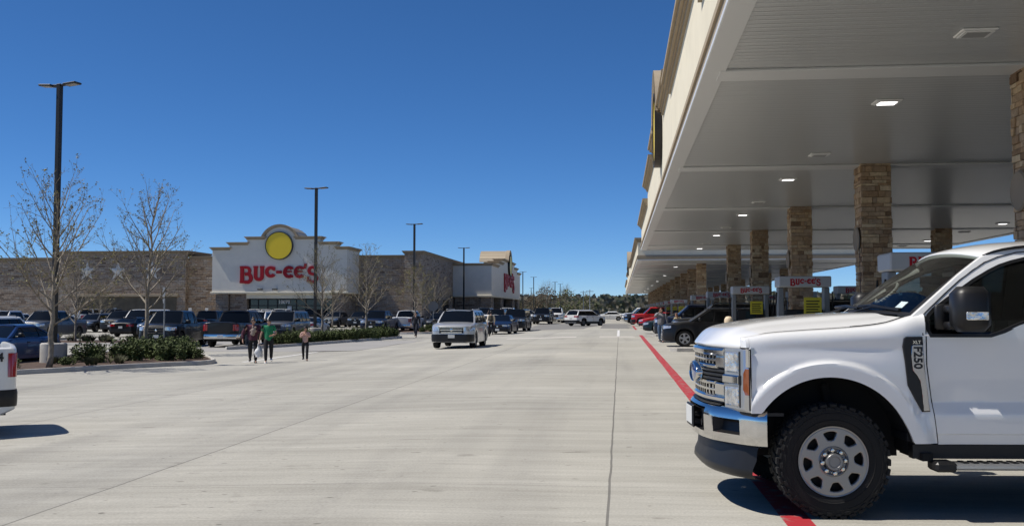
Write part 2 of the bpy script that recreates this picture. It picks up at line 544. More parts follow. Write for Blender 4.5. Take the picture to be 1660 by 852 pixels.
def red_paint():
    m = bpy.data.materials.new('red_line_paint'); nt, b = nodes_of(m)
    tc = N(nt, 'ShaderNodeTexCoord'); n = N(nt, 'ShaderNodeTexNoise'); n.inputs['Scale'].default_value = 7; n.inputs['Detail'].default_value = 6
    nt.links.new(tc.outputs['Object'], n.inputs['Vector'])
    r = N(nt, 'ShaderNodeValToRGB'); e = r.color_ramp.elements
    e[0].position = .36; e[0].color = (.30,.20,.18,1); e[1].position = .47; e[1].color = (.42,.026,.036,1)
    nt.links.new(n.outputs[0], r.inputs[0]); nt.links.new(r.outputs[0], b.inputs['Base Color']); b.inputs['Roughness'].default_value = .6
    return m
REDP = red_paint()
tag(strip('painted_line', 1.22, 1.44, -6, 49.0, REDP, ragged=.012), kind='structure')
tag(strip('painted_line', 1.24, 1.44, 63, 79, REDP, ragged=.012), kind='structure')
tag(strip('painted_line', 1.24, 1.44, 92, 170, REDP, ragged=.012), kind='structure')
WHP = mat('white_line_paint', (.72,.71,.68), .6, var=.15, scale=6)
tag(strip('painted_line', -.19, -.02, 46.5, 61.5, WHP), kind='structure')
tag(strip('painted_line', -14.25, -14.08, 26.5, 33.5, WHP), kind='structure')
LCON = mat('pale_patched_concrete', (.53,.50,.45), .85, var=.12, scale=1.2, stretch=(.5,3,1))
tag(strip('paving_band', -6.8, 1.0, 44.6, 46.4, LCON, ragged=.5), kind='structure')
tag(strip('paving_band', -9.0, .9, 66, 90, ASPH, ragged=.9), kind='structure')
tag(strip('paving_band', -26.0, -12.2, 33.0, 45.0, mat('grey_paving', (.31,.30,.285), .88, var=.14, scale=1.1, stretch=(.4,3,1)), ragged=.6), kind='structure')

# ------------------------------------------------------------------ kerbed planting islands
SOIL = mat('mulch_soil', (.085,.055,.04), .95, var=.4, scale=9, bump=.8, bscale=25)
def smooth_loop(pts, sub=5):
    n = len(pts); out = []
    for i in range(n):
        p0, p1, p2, p3 = (Vector(pts[(i+k-1) % n]) for k in range(4))
        for s_ in range(sub):
            t = s_/sub
            out.append(.5*((2*p1) + (p2-p0)*t + (2*p0-5*p1+4*p2-p3)*t*t + (3*p1-p0-3*p2+p3)*t**3))
    return out
def island(pts, w=.17, h=.15):
    lp = smooth_loop([D(*q) for q in pts])
    n = len(lp); ce = sum(lp, Vector((0, 0)))/n
    area = sum(lp[i].x*lp[(i+1) % n].y - lp[(i+1) % n].x*lp[i].y for i in range(n))
    sg = 1 if area > 0 else -1
    def off(d):
        r = []
        for i in range(n):
            t = (lp[(i+1) % n]-lp[i-1]).normalized(); nn = Vector((-t.y, t.x))*sg
            r.append(lp[i] + nn*d)
        return r
    prof = [(0, -.05), (0.015, h-.03), (.045, h), (w-.02, h), (w, h-.02), (w, -.05)]
    mb = MB(); P = []
    for d, z in prof:
        o_ = off(d); P.append([(p.x, p.y, gz(p.x, p.y)+z) for p in o_])
    P = [[P[k][i] for k in range(len(prof))] for i in range(n)]
    mb.grid(P, wrap=True)
    tag(mb.build('kerb', CURB, smooth=40), kind='structure')
    o_ = off(w-.01); mb = MB(); c0 = (ce.x, ce.y, gz(ce.x, ce.y)+.12)
    mb.add([(p.x, p.y, gz(p.x, p.y)+.10) for p in o_] + [c0], [(i, (i+1) % n, n) for i in range(n)])
    tag(mb.build('planting_bed', SOIL), kind='structure')
island([(-21,16.5),(-18.9,18.6),(-18.1,20.4),(-17.3,21.65),(-16.5,23),(-15.5,24.3),(-14.75,25.3),(-15.2,26.5),(-17.2,29.2),(-19.6,32.6),(-21.2,33.4),(-22.6,32.2),(-22.4,26),(-22.4,20)])
island([(-19.6,35.2),(-18.9,35.4),(-17.9,37.3),(-17.05,40.9),(-16,46.4),(-15.25,50.6),(-15.7,52.0),(-17.5,54),(-21,54),(-22,51),(-21.4,45),(-19.9,41)])
island([(-19.5,60.0),(-17,60.2),(-15.6,61.4),(-15.2,66),(-15.4,74),(-16.5,77),(-19,77),(-20.4,74),(-20.6,66)])
island([(-34,37.5),(-26,38.5),(-24.2,40.3),(-24.6,42.3),(-27,43),(-36,41.5),(-40,39)])
island([(-19.5,84),(-17,84.2),(-16.2,88),(-16.2,98),(-17.5,100),(-19.6,99),(-20.2,92)])

# ================================================================== STORE
STONE = stone_material('store_ledge_stone', .75, .2, grey=.25, dark=1.2)
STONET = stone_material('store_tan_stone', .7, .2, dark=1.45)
STONED = stone_material('store_pillar_stone', .7, .2, grey=.25)
METROOF = mat('standing_seam_metal', (.52,.43,.30), .4, metal=.3)
store = empty('store', (-40, 117.5, -.36), 0, 'long stone store with white stepped entrance gables and red lettering behind the parking lot', 'building')
SI = Matrix.Translation((40, -117.5, .36))       # children keep world coordinates
def spart(mb, name, m, parent=None, smooth=None):
    o = mb.build(name, m, parent or store, smooth)
    if parent is None: o.matrix_parent_inverse = SI
    return o
ZB = -.6
# main stone walls
mb = MB()
mb.box(-110, -51.605, 117.5, 160, ZB, 7.9); mb.box(-30.7, -23.1, 117.5, 160, ZB, 7.9)
mb.box(-67.7, -51.6, 116.9, 117.5, ZB, 8.45)        # raised middle section with painted recess below
mb.box(-25.0, -22.9, 116.9, 150, ZB, 8.4)         # corner tower and long side
WALL = spart(mb, 'stone_wall', STONE)
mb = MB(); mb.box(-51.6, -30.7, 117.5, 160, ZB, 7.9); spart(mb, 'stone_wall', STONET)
def cornice_run(mb, x0, x1, y0, y1, z, h=.36, d=.28):
    """three stepped bands capping a box x0..x1, y0..y1"""
    mb.box(x0-d*.35, x1+d*.35, y0-d*.35, y1+d*.35, z-h, z-h*.66)
    mb.box(x0-d*.7, x1+d*.7, y0-d*.7, y1+d*.7, z-h*.66, z-h*.3)
    mb.box(x0-d, x1+d, y0-d, y1+d, z-h*.3, z)
mb = MB()
cornice_run(mb, -110, -68.1, 117.5, 160, 8.03)
cornice_run(mb, -67.7, -51.6, 116.9, 124, 8.75)
cornice_run(mb, -51.2, -25.4, 117.5, 160, 8.1)
cornice_run(mb, -25.0, -22.9, 116.9, 150, 8.56)
spart(mb, 'cornice', DTAN)
# service recess as a flat panel with its shade painted in, pale lintel
mb = MB(); mb.box(-65.1, -52.7, 116.82, 116.895, ZB, 3.25); spart(mb, 'painted_recess', mat('painted_recess_shade', (.11,.095,.07), .9, var=.2, scale=1.5))
mb = MB(); mb.bbox(-65.5, -52.4, 116.55, 116.89, 3.25, 3.55, .03); spart(mb, 'lintel', TAN)
def star_mesh(R, depth):
    pts = []
    for k in range(10):
        a = pi/2 + k*pi/5; r = R if k % 2 == 0 else R*.40
        pts.append((r*cos(a), r*sin(a)))
    vs = [Vector((p[0], p[1], 0)) for p in pts] + [Vector((0, 0, depth))]
    m_ = MB(); m_.add(vs, [(i, (i+1) % 10, 10) for i in range(10)]); m_.add(vs[:10], [tuple(range(10))[::-1]])
    return m_
STARM = star_mesh(1.18, .10).mesh('star', mat('pale_star_metal', (.68,.66,.61), .5))
for x in (-64.0, -60.1, -55.8):
    o = link('star', STARM, store); o.matrix_parent_inverse = SI
    o.location = (x, 116.88, 6.3); o.rotation_euler = (pi/2, 0, 0)
    # outlined metal star fixed on the wall

def gable(face, along0, along1, plane, back, zbase, steps, arch_c, arch_r, arch_zc, sgn):
    """stepped parapet block. face 'Y': front wall at y=plane spanning x; face 'X': front wall at x=plane spanning y"""
    def T(a, d, z): return (a, plane+d, z) if face == 'Y' else (plane-d, a, z)
    def tbox(mb, a0, a1, d0, d1, z0, z1):
        p = T(a0, d0, z0); q = T(a1, d1, z1)
        mb.box(min(p[0], q[0]), max(p[0], q[0]), min(p[1], q[1]), max(p[1], q[1]), z0, z1)
    # stucco wall
    mb = MB()
    tbox(mb, along0, along1, 0, back, zbase, steps[0][2]-.3)
    for i, (a0, a1, zt) in enumerate(steps[1:]):
        tbox(mb, a0, a1, 0.0, 1.3, steps[i][2]-.3, zt-.3)
    n = 28; pts = []
    for k in range(n+1):
        t = pi*k/n; pts.append((arch_c - arch_r*cos(t), arch_zc + arch_r*sin(t)))
    pts = [p for p in pts if p[1] >= steps[-1][2]-.3]
    poly = [(pts[0][0], steps[-1][2]-.3)] + pts + [(pts[-1][0], steps[-1][2]-.3)]
    def prism(mb, poly, d0, d1):
        m = len(poly)
        mb.add([T(a, d0, z) for a, z in poly] + [T(a, d1, z) for a, z in poly],
               [tuple(range(m)), tuple(range(m, 2*m))[::-1]] + [(i, (i+1) % m, m+(i+1) % m, m+i) for i in range(m)])
    prism(mb, poly, 0, 2.6)
    wall = spart(mb, 'stucco_gable', STUCCO)
    # cornice caps on every step
    mb = MB()
    def cap(a0, a1, z, d1):
        for e, za, zb in ((.10, -.34, -.2), (.2, -.2, -.09), (.3, -.09, 0)):
            tbox(mb, a0-e, a1+e, -e, d1+e, z+za, z+zb)
    zt0 = steps[0][2]
    for i, (a0, a1, zt) in enumerate(steps):
        if i+1 < len(steps):
            n0, n1 = steps[i+1][0], steps[i+1][1]
            cap(a0, n0-.02-.0, zt, back if i == 0 else 1.3)
            cap(n1+.02, a1, zt, back if i == 0 else 1.3)
        else:
            cap(a0, arch_c-arch_r*.93, zt, 1.3); cap(arch_c+arch_r*.93, a1, zt, 1.3)
    # arch trim ring
    ro, ri = arch_r+.32, arch_r+.02
    ring = []
    for k in range(n+1):
        t = pi*k/n; c, s_ = -cos(t), sin(t)
        if arch_zc + arch_r*s_ < steps[-1][2]-.45: continue
        ring.append([T(arch_c+ri*c, .3, arch_zc+ri*s_), T(arch_c+ri*c, -.16, arch_zc+ri*s_), T(arch_c+(ri+.12)*c, -.24, arch_zc+(ri+.12)*s_), T(arch_c+ro*c, -.28, arch_zc+ro*s_), T(arch_c+ro*c, .3, arch_zc+ro*s_)])
    mb.grid(ring)
    spart(mb, 'cornice', TAN)
    # barrel roof running back from the arch
    mb = MB(); ring = []
    for k in range(n+1):
        t = pi*k/n; c, s_ = -cos(t), sin(t)
        if arch_zc + arch_r*s_ < steps[-1][2]-.5: continue
        ring.append([T(arch_c+(arch_r+.2)*c, d, arch_zc+(arch_r+.2)*s_) for d in (.31, 1.2, 2.4, 3.6, 4.4)])
    mb.grid(ring)
    for k in range(len(ring)):
        if k % 2 == 0: mb.tube([Vector(p)*1 for p in ring[k]], .035, 4)
    spart(mb, 'barrel_roof', METROOF)
    # round sign box, plain yellow face with black rim
    return T

def sign_disc(T, ac, zc, R, parent_fn, depth=.35):
    """yellow disc in a black rim fixed on a gable"""
    def ringpts(r, d): return [T(ac + r*cos(2*pi*k/48), d, zc + r*sin(2*pi*k/48)) for k in range(48)]
    mb = MB()
    P = [ringpts(R, -.01), ringpts(R, -depth), ringpts(R*.945, -depth), ringpts(R*.945, -depth+.05)]
    P = [[P[i][k] for i in range(4)] for k in range(48)]
    mb.grid(P, wrap=True)
    o = parent_fn(mb, 'sign_disc', SIGNBLK)
    mb = MB(); q = ringpts(R*.95, -depth+.04)
    mb.add(q, [tuple(range(48))])
    f = mb.build('sign_face', YELLOW, o)
    return o

# ------- chunky red shop lettering
def stroke(mb, pts, w, z0, z1, closed=False):
    """thick polyline with mitred corners as a prism"""
    pts = [Vector(p) for p in pts]; n = len(pts); L = []; Rr = []
    for i in range(n):
        a = pts[i]-pts[i-1] if (i > 0 or closed) else pts[1]-pts[0]
        b = pts[(i+1) % n]-pts[i] if (i < n-1 or closed) else a
        a.normalize(); b.normalize()
        na = Vector((-a.y, a.x)); nb = Vector((-b.y, b.x)); m = (na+nb)
        m = na if m.length < .2 else m.normalized()
        k = min(1.6, 1/max(.35, m.dot(na)))
        L.append(pts[i]+m*w/2*k); Rr.append(pts[i]-m*w/2*k)
    vs = []
    for i in range(n):
        vs += [(L[i].x, L[i].y, z0), (Rr[i].x, Rr[i].y, z0), (Rr[i].x, Rr[i].y, z1), (L[i].x, L[i].y, z1)]
    fs = []
    for i in range(n if closed else n-1):
        j = (i+1) % n
        for k in range(4):
            fs.append((i*4+k, j*4+k, j*4+(k+1) % 4, i*4+(k+1) % 4))
    if not closed: fs += [(0,1,2,3), tuple((n-1)*4+k for k in (3,2,1,0))]
    mb.add(vs, fs)
def arcp(cx, cy, rx, ry, a0, a1, n=10):
    return [(cx+rx*cos(radians(lerp(a0, a1, k/n))), cy+ry*sin(radians(lerp(a0, a1, k/n)))) for k in range(n+1)]
def buc_letters(depth):
    """the shop name drawn as chunky strokes; total width about 6.6, height about 1.45"""
    mb = MB(); e = [0.0]
    def S(pts, w, dx, dy=0, sc=1, closed=False):
        e[0] += .0012
        stroke(mb, [(p[0]*sc+dx, p[1]*sc+dy) for p in pts], w, 0, depth+e[0], closed)
    # B (tall)
    x = 0
    S([(.18,-.28),(.18,1.30)], .34, x); S([(-.02,1.22),(.5,1.22)], .2, x); S([(-.02,-.2),(.5,-.2)], .22, x)
    S([(.4,1.2)] + arcp(.58, .86, .26, .32, 80, -80) + [(.42,.52)], .26, x)
    S([(.42,.56)] + arcp(.66, .18, .30, .38, 85, -85) + [(.42,-.2)], .32, x)
    # U
    x = 1.15
    S([(.22,1.30),(.22,.35)] + arcp(.5, .32, .28, .28, 180, 360) + [(.78,.35),(.78,1.30)], .31, x); S([(.02,1.24),(.42,1.24)], .16, x); S([(.6,1.24),(.98,1.24)], .16, x)
    # C
    x = 2.2
    S(arcp(.5, .76, .36, .40, 38, 322, 16), .30, x); S([(.80,1.22),(.80,.86)], .16, x)
    # dash
    S([(3.18,.74),(3.66,.74)], .26, 0)
    # E E as rounded epsilon
    for x in (3.78, 4.72):
        S(arcp(.5, .74, .36, .44, 42, 318, 16), .29, x); S([(.2,.78),(.74,.78)], .15, x); S([(.8,1.22),(.8,1.0)], .13, x); S([(.8,.45),(.8,.22)], .13, x)
    # apostrophe
    S([(5.72,1.52),(5.70,1.24),(5.62,1.08)], .2, 0)
    # S (tall)
    x = 5.82
    S(arcp(.52, .86, .30, .32, 25, 250, 10) + arcp(.52, .16, .36, .38, 75, -150, 10), .27, x); S([(.86,1.2),(.86,.92)], .14, x); S([(.13,.3),(.13,-.16)], .15, x)
    return mb
LETTERS = buc_letters(.14)

# front gable toward the camera side
GY = 112.0
gsteps = [(-46.3,-30.55,8.8),(-44.3,-31.7,9.36),(-42.2,-33.7,9.98)]
T1 = gable('Y', -46.3, -30.55, GY, 5.45, 3.65, gsteps, -38.35, 2.05, 9.0, 1)
sign_disc(T1, -38.38, 8.92, 1.6, spart)
mb = MB(); mb.bbox(-46.45, -30.4, GY-.16, GY+5.4, 3.5, 3.72, .03); spart(mb, 'base_ledge', CREAM)
mb = MB(); k = 9.0/6.75
merge_m = Matrix.Translation((-42.95, GY-.03, 5.05)) @ Matrix.Rotation(pi/2, 4, 'X') @ Matrix.Diagonal((k, 1.2, 1, 1))
mb.add([merge_m @ Vector(v) for v in LETTERS.v], LETTERS.f)
spart(mb, 'sign_lettering', REDL)
# portico pillars, lintel, dark storefront
mb = MB()
for a, b in ((-45.9,-44.4),(-44.3,-42.3),(-32.2,-30.9)):
    mb = MB(); mb.box(a, b, GY+.15+(.3 if a == -44.3 else 0), GY+5.3, ZB, 3.5); spart(mb, 'stone_pillar', STONED)
mb = MB(); mb.box(-42.3, -32.2, GY+.2, GY+.5, 2.95, 3.5); spart(mb, 'lintel', CREAM)
def storefront(name, T, a0, a1, z0, z1, n, doors=()):
    mb = MB()
    p = T(a0, .06, z0); q = T(a1, .06, z1)
    def bx(mb, a0, a1, d0, d1, z0, z1):
        p = T(a0, d0, z0); q = T(a1, d1, z1)
        mb.box(min(p[0], q[0]), max(p[0], q[0]), min(p[1], q[1]), max(p[1], q[1]), z0, z1)
    bx(mb, a0, a1, .05, .07, z0, z1)
    g = spart(mb, 'storefront_window', STOREGLASS)
    mb = MB()
    for i in range(n+1):
        a = lerp(a0, a1, i/n); bx(mb, a-.05, a+.05, -.02, .045, z0, z1)
    bx(mb, a0, a1, -.015, .044, z1-.12, z1-.002); bx(mb, a0, a1, -.015, .044, 2.1, 2.2)
    mb.build('window_frame', BRONZE, g)
    return g
storefront('f', lambda a, d, z: (a, GY+1.0+d, z), -42.3, -32.2, ZB, 2.95, 9)
nm = text_shape('10070', .55, .02, bold=.012)
nm.materials.append(WHITEM)
o = link('street_number', nm, store); o.matrix_parent_inverse = SI; o.location = (-38.1, GY+.95, 2.55); o.rotation_euler = (pi/2, 0, 0)
mb = MB(); mb.bbox(-37.7,-37.2,GY+.9,GY+.94,1.2,2.1,.01); spart(mb, 'window_poster', PLATE)
for x in (-40.3, -38.6):
    mb = MB(); mb.tube([(x,GY,3.95),(x,GY-.45,4.05)], .05, 6); mb.bbox(x-.45, x+.15, GY-.6, GY-.4, 3.9, 4.08, .04)
    spart(mb, 'flood_lamp', BLACK)
# main gable facing the pumps
GX = -17.5
msteps = [(138.85,178.95,8.1),(146.3,174.0,8.75),(152.4,169.4,9.4)]
T2 = gable('X', 138.85, 178.95, GX, 5.4, 3.65, msteps, 160.8, 2.5, 8.3, 1)
sign_disc(T2, 160.8, 8.7, 1.7, spart)
mb = MB(); mb.bbox(GX-5.4, GX+.15, 138.7, 179.1, 3.45, 3.7, .03); spart(mb, 'base_ledge', CREAM)
mb = MB()
merge_m = Matrix.Translation((GX+.03, 153.5, 5.0)) @ Matrix.Rotation(pi/2, 4, 'Z') @ Matrix.Rotation(pi/2, 4, 'X') @ Matrix.Diagonal((14/6.75, 1.7, 1, 1))
mb.add([merge_m @ Vector(v) for v in LETTERS.v], LETTERS.f)
spart(mb, 'sign_lettering', REDL)
mb = MB()
for a, b in ((139.1,142),(150.5,154),(167,170.5),(175.5,178.8)):
    mb = MB(); mb.box(GX-1.6, GX-.1, a, b, ZB, 3.45); spart(mb, 'stone_pillar', STONED)
mb = MB(); mb.box(GX-5.2, GX-1.65, 139.2, 141.5, ZB, 3.45); spart(mb, 'stone_pillar', STONED)
storefront('g', lambda a, d, z: (GX-1.2-d, a, z), 142, 175.5, ZB, 3.4, 22)
mb = MB(); mb.box(-40, GX-3, 150, 190, ZB, 7.8); spart(mb, 'rear_block', STONE)
for y, z in ((123,3.0),(131,3.0)):
    mb = MB(); mb.box(-22.86, -22.80, y, y+4, ZB, z); spart(mb, 'side_window', STOREGLASS)
# parking signs by the wall
for x, y in (D(*q) for q in ((-48.6,82.6),(-50.6,82.4),(-71,82.4),(-75,82.4),(-79,82.4),(-64,81.9),(-60,81.9))):
    r_ = empty('parking_sign', (x, y, gz(x, y)), 0, None, 'sign', 'small parking signs along the store wall')
    r_['label'] = 'small pale parking sign on a short post in front of the stone wall'
    mb = MB(); mb.tube([(0,0,0),(0,0,2.0)], .03, 5); mb.build('post', GREYM, r_)
    mb = MB(); mb.bbox(-.2,.2,-.05,-.032,1.35,1.95,.01); mb.build('plate', PLATE, r_)
# ================================================================== FUEL CANOPIES
def soffit_material():
    m = bpy.data.materials.new('ribbed_soffit_panel'); nt, b = nodes_of(m)
    tc = N(nt, 'ShaderNodeTexCoord'); sep = N(nt, 'ShaderNodeSeparateXYZ'); nt.links.new(tc.outputs['Object'], sep.inputs[0])
    b.inputs['Base Color'].default_value = (.44,.455,.46,1); b.inputs['Roughness'].default_value = .28
    n = N(nt, 'ShaderNodeTexNoise'); n.inputs['Scale'].default_value = 1.0; n.inputs['Detail'].default_value = 3
    mp = N(nt, 'ShaderNodeMapping'); mp.inputs['Scale'].default_value = (.12,2.4,1); nt.links.new(tc.outputs['Object'], mp.inputs[0]); nt.links.new(mp.outputs[0], n.inputs['Vector'])
    f = mathn(nt, 'PINGPONG', sep.outputs[1], .1)
    g = mathn(nt, 'SMOOTH_MIN', mathn(nt, 'MULTIPLY', f, 10.0), .35, .2)
    h = mathn(nt, 'ADD', g, mathn(nt, 'MULTIPLY', n.outputs[0], .5))
    bp = N(nt, 'ShaderNodeBump'); bp.inputs['Strength'].default_value = .6; bp.inputs['Distance'].default_value = .02
    nt.links.new(h, bp.inputs['Height']); nt.links.new(bp.outputs[0], b.inputs['Normal'])
    seam = mathn(nt, 'LESS_THAN', mathn(nt, 'PINGPONG', sep.outputs[1], .2), .006)
    c = mixcol(nt, mathn(nt, 'MULTIPLY', seam, .45), (.44,.455,.46), (.15,.15,.15))
    nt.links.new(c, b.inputs['Base Color'])
    return m
SOFF = soffit_material()
SOFFP = mat('soffit_trim_metal', (.58,.595,.60), .36)
DISPW = mat('dispenser_header_paint', (.36,.37,.375), .4, var=.04, scale=3)
DISPG = mat('dispenser_post_grey', (.19,.20,.205), .4, metal=.2)
LSTONE = tint_stone()
LAMPON = mat('lit_canopy_lamp', (.9,.9,.9), .4, emit=(1,.98,.95), estr=3.2)
LAMPOFF = mat('unlit_lamp_lens', (.30,.30,.30), .35)
CZ = 5.6

def column_mesh(seed, w=.80, h=6.2, detail=True):
    r = random.Random(seed); mb = MB()
    core = w/2 - .05
    mb.tint = .12
    mb.box(-core, core, -core, core, 0, h)
    z = -.3
    while z < h:
        rh = r.choice((.07,.09,.10,.12,.14,.17))
        z2 = min(z+rh, h)
        for fce in range(4):
            ca, sa = cos(fce*pi/2), sin(fce*pi/2)
            a = -w/2 + (0 if fce % 2 else r.uniform(0, .02)); end = w/2
            while a < end-1e-3:
                ln = r.choice((.12,.18,.24,.3,.38,.46)); b_ = a+ln
                if end-b_ < .09: b_ = end
                d = w/2 + r.uniform(-.018, .022)
                mb.tint = max(.02, min(1, r.gauss(.55, .29)))
                g = .004
                zz0, zz1 = z+g, z2-g
                x0, x1 = a+g, b_-g
                ch = .008
                # stone face: front slightly chamfered, slightly tilted
                t1, t2 = r.uniform(-.006,.006), r.uniform(-.006,.006)
                pts = []
                for (u, v, dd) in ((x0,zz0,core),(x1,zz0,core),(x1,zz1,core),(x0,zz1,core),
                                   (x0+ch,zz0+ch,d+t1),(x1-ch,zz0+ch,d-t1),(x1-ch,zz1-ch,d-t2),(x0+ch,zz1-ch,d+t2),
                                   (x0,zz0,d-ch),(x1,zz0,d-ch),(x1,zz1,d-ch),(x0,zz1,d-ch)):
                    # outward = dd along rotated -y
                    X, Y = u, -dd
                    pts.append((X*ca - Y*sa, X*sa + Y*ca, v))
                mb.add(pts, [(0,1,9,8),(1,2,10,9),(2,3,11,10),(3,0,8,11),(8,9,5,4),(9,10,6,5),(10,11,7,6),(11,8,4,7),(4,5,6,7)])
                a = b_
        z = z2
    return mb.mesh('column', LSTONE)
COLMESH = [column_mesh(s, .80, CZ+.02) for s in (11, 12, 13)]
SMALLSTAR = star_mesh(.25, .08).mesh('star', mat('stone_star', (.36,.32,.26), .8))
STARBACK = MB(); STARBACK.lathe([(0,0),(.30,0),(.34,.03),(.31,.06),(.28,.045),(0,.045)], 28)
STARBACK = STARBACK.mesh('star_medallion', mat('stone_medallion', (.25,.21,.165), .85), smooth=40)

def canopy(name, label, y0, y1, cols, rows, gable_c, steps, arch_r, arch_zc, lights, x0=1.46, x1=20.5):
    root = empty(name, ((x0+x1)/2, (y0+y1)/2, 0), 0, label, 'canopy', 'fuel canopies')
    inv = Matrix.Translation((-(x0+x1)/2, -(y0+y1)/2, 0))
    def part(mb, nm, m, parent=None, smooth=None):
        o = mb.build(nm, m, parent or root, smooth)
        if parent is None: o.matrix_parent_inverse = inv
        return o
    # soffit and roof deck
    mb = MB(); mb.box(x0+.32, x1-.32, y0+.32, y1-.32, CZ, CZ+.18); part(mb, 'soffit', SOFF)
    mb = MB(); mb.box(x0+.3, x1-.3, y0+.3, y1-.3, CZ+.8, CZ+.95); part(mb, 'roof_deck', WHITEM)
    # flat trim: eave gutter under the edge and strips at each column row
    mb = MB()
    mb.box(x0-.03, x0+.315, y0-.03, y1+.03, CZ-.035, CZ+.05)
    mb.box(x1-.315, x1+.03, y0-.03, y1+.03, CZ-.035, CZ+.05)
    mb.box(x0+.317, x1-.317, y0-.03, y0+.315, CZ-.035, CZ+.05)
    mb.box(x0+.317, x1-.317, y1-.315, y1+.03, CZ-.035, CZ+.05)
    part(mb, 'eave_trim', SOFFP)
    for y in cols:
        mb = MB(); mb.bbox(x0+.22, x1-.32, y-.36, y+.36, CZ-.05, CZ-.001, .012)
        part(mb, 'soffit_strip', SOFFP)
    # fascia on four sides
    t = .30; zt = steps[0][2]
    mb = MB()
    mb.box(x0, x0+t, y0, y1, CZ+.36, zt-.25)
    mb.box(x1-t, x1, y0, y1, CZ+.36, zt-.25)
    mb.box(x0+t+.002, x1-t-.002, y0, y0+t, CZ+.36, zt-.25); mb.box(x0+t+.002, x1-t-.002, y1-t, y1, CZ+.36, zt-.25)
    for i, (a0, a1, z) in enumerate(steps[1:]):
        mb.box(x0, x0+t, a0, a1, steps[i][2]-.25, z-.25)
    n = 28; pts = []
    for k in range(n+1):
        th = pi*k/n; q = (gable_c-arch_r*cos(th), arch_zc+arch_r*sin(th))
        if q[1] >= steps[-1][2]-.25: pts.append(q)
    poly = [(pts[0][0], steps[-1][2]-.25)] + pts + [(pts[-1][0], steps[-1][2]-.25)]
    m = len(poly)
    mb.add([(x0, a, z) for a, z in poly] + [(x0+.9, a, z) for a, z in poly],
           [tuple(range(m)), tuple(range(m, 2*m))[::-1]] + [(i, (i+1) % m, m+(i+1) % m, m+i) for i in range(m)])
    part(mb, 'fascia', CREAM)
    # white drip edge and brown band
    mb = MB()
    mb.box(x0-.05, x0-.001, y0-.05, y1+.05, CZ-.03, CZ+.045)
    part(mb, 'drip_edge', WHITEM)
    mb = MB()
    for (e, za, zb) in ((.05,.05,.16),(.09,.162,.27),(.06,.272,.355)):
        mb.box(x0-e, x0+t, y0-e, y1+e, CZ+za, CZ+zb); mb.box(x1-t, x1+e, y0-e, y1+e, CZ+za, CZ+zb)
        mb.box(x0+t+.003, x1-t-.003, y0-e, y0+t, CZ+za, CZ+zb); mb.box(x0+t+.003, x1-t-.003, y1-t, y1+e, CZ+za, CZ+zb)
    part(mb, 'base_band', TAN)
    # cornices
    mb = MB()
    def cap(a0, a1, z, c0=0, c1=0):
        for e, za, zb in ((.07,-.36,-.26),(.12,-.258,-.19),(.20,-.188,-.10),(.27,-.098,0)):
            mb.box(x0-e, x0+t+.06, a0-e*c0, a1+e*c1, z+za, z+zb)
    for i, (a0, a1, z) in enumerate(steps):
        if i+1 < len(steps):
            n0, n1 = steps[i+1][:2]
            cap(a0, n0-.01, z, 1, 0); cap(n1+.01, a1, z, 0, 1)
        else:
            cap(a0, gable_c-arch_r-.02, z, 1, 0); cap(gable_c+arch_r+.02, a1, z, 0, 1)
    for e, za, zb in ((.07,-.36,-.19),(.2,-.188,-.09),(.27,-.088,0)):
        z = zt; mb.box(x0+t+.07, x1+e, y0-e, y0+t, z+za, z+zb); mb.box(x0+t+.07, x1+e, y1-t, y1+e, z+za, z+zb); mb.box(x1-t, x1+e, y0+t+.004, y1-t-.004, z+za, z+zb)
    ro, ri = arch_r+.34, arch_r+.01; ring = []
    for k in range(n+1):
        th = pi*k/n; c, s_ = -cos(th), sin(th)
        if arch_zc+arch_r*s_ < steps[-1][2]-.4: continue
        ring.append([(x0+dx, gable_c+r_*c, arch_zc+r_*s_) for r_, dx in ((ri,.3),(ri,-.07),(ri+.12,-.12),(ri+.18,-.2),(ro,-.27),(ro,.95))])
    mb.grid(ring)
    part(mb, 'cornice', TAN)
    def T(a, d, z): return (x0+d, a, z)
    sign_disc(T, gable_c, (arch_zc+arch_r+6.3)/2-.1, 1.28, part, depth=.26)
    # stone columns
    k = 0
    for xi, x in enumerate(rows):
        for y in cols:
            c = link('column', COLMESH[k % 3], root); k += 1
            c.location = (x-(x0+x1)/2, y-(y0+y1)/2, 0); c.rotation_euler = (0, 0, pi/2*(k % 4))
            if y < 75:
                for sx in ((-1,) if xi == 0 else ()):
                    sb = link('star_medallion', STARBACK, c)
                    R = Matrix.Rotation(-pi/2*(k % 4), 4, 'Z') @ Matrix.Translation((-.425, 0, 3.55)) @ Matrix.Rotation(-pi/2, 4, 'Y') @ Matrix.Rotation(pi/2, 4, 'Z')
                    sb.matrix_local = R
    # recessed lights
    for (x, y, on) in lights:
        mb = MB()
        mb.bbox(-.25,.25,-.23,.23,-.035,.0,.014); mb.bbox(-.21,.21,-.19,.19,-.05,-.034,.006)
        o = mb.build('ceiling_light', WHITEM, root)
        o.location = (x-(x0+x1)/2, y-(y0+y1)/2, CZ)
        l = MB(); l.box(-.16,.16,-.14,.14,-.056,-.0505); l.build('lamp_lens', LAMPON if on else LAMPOFF, o)
    return root

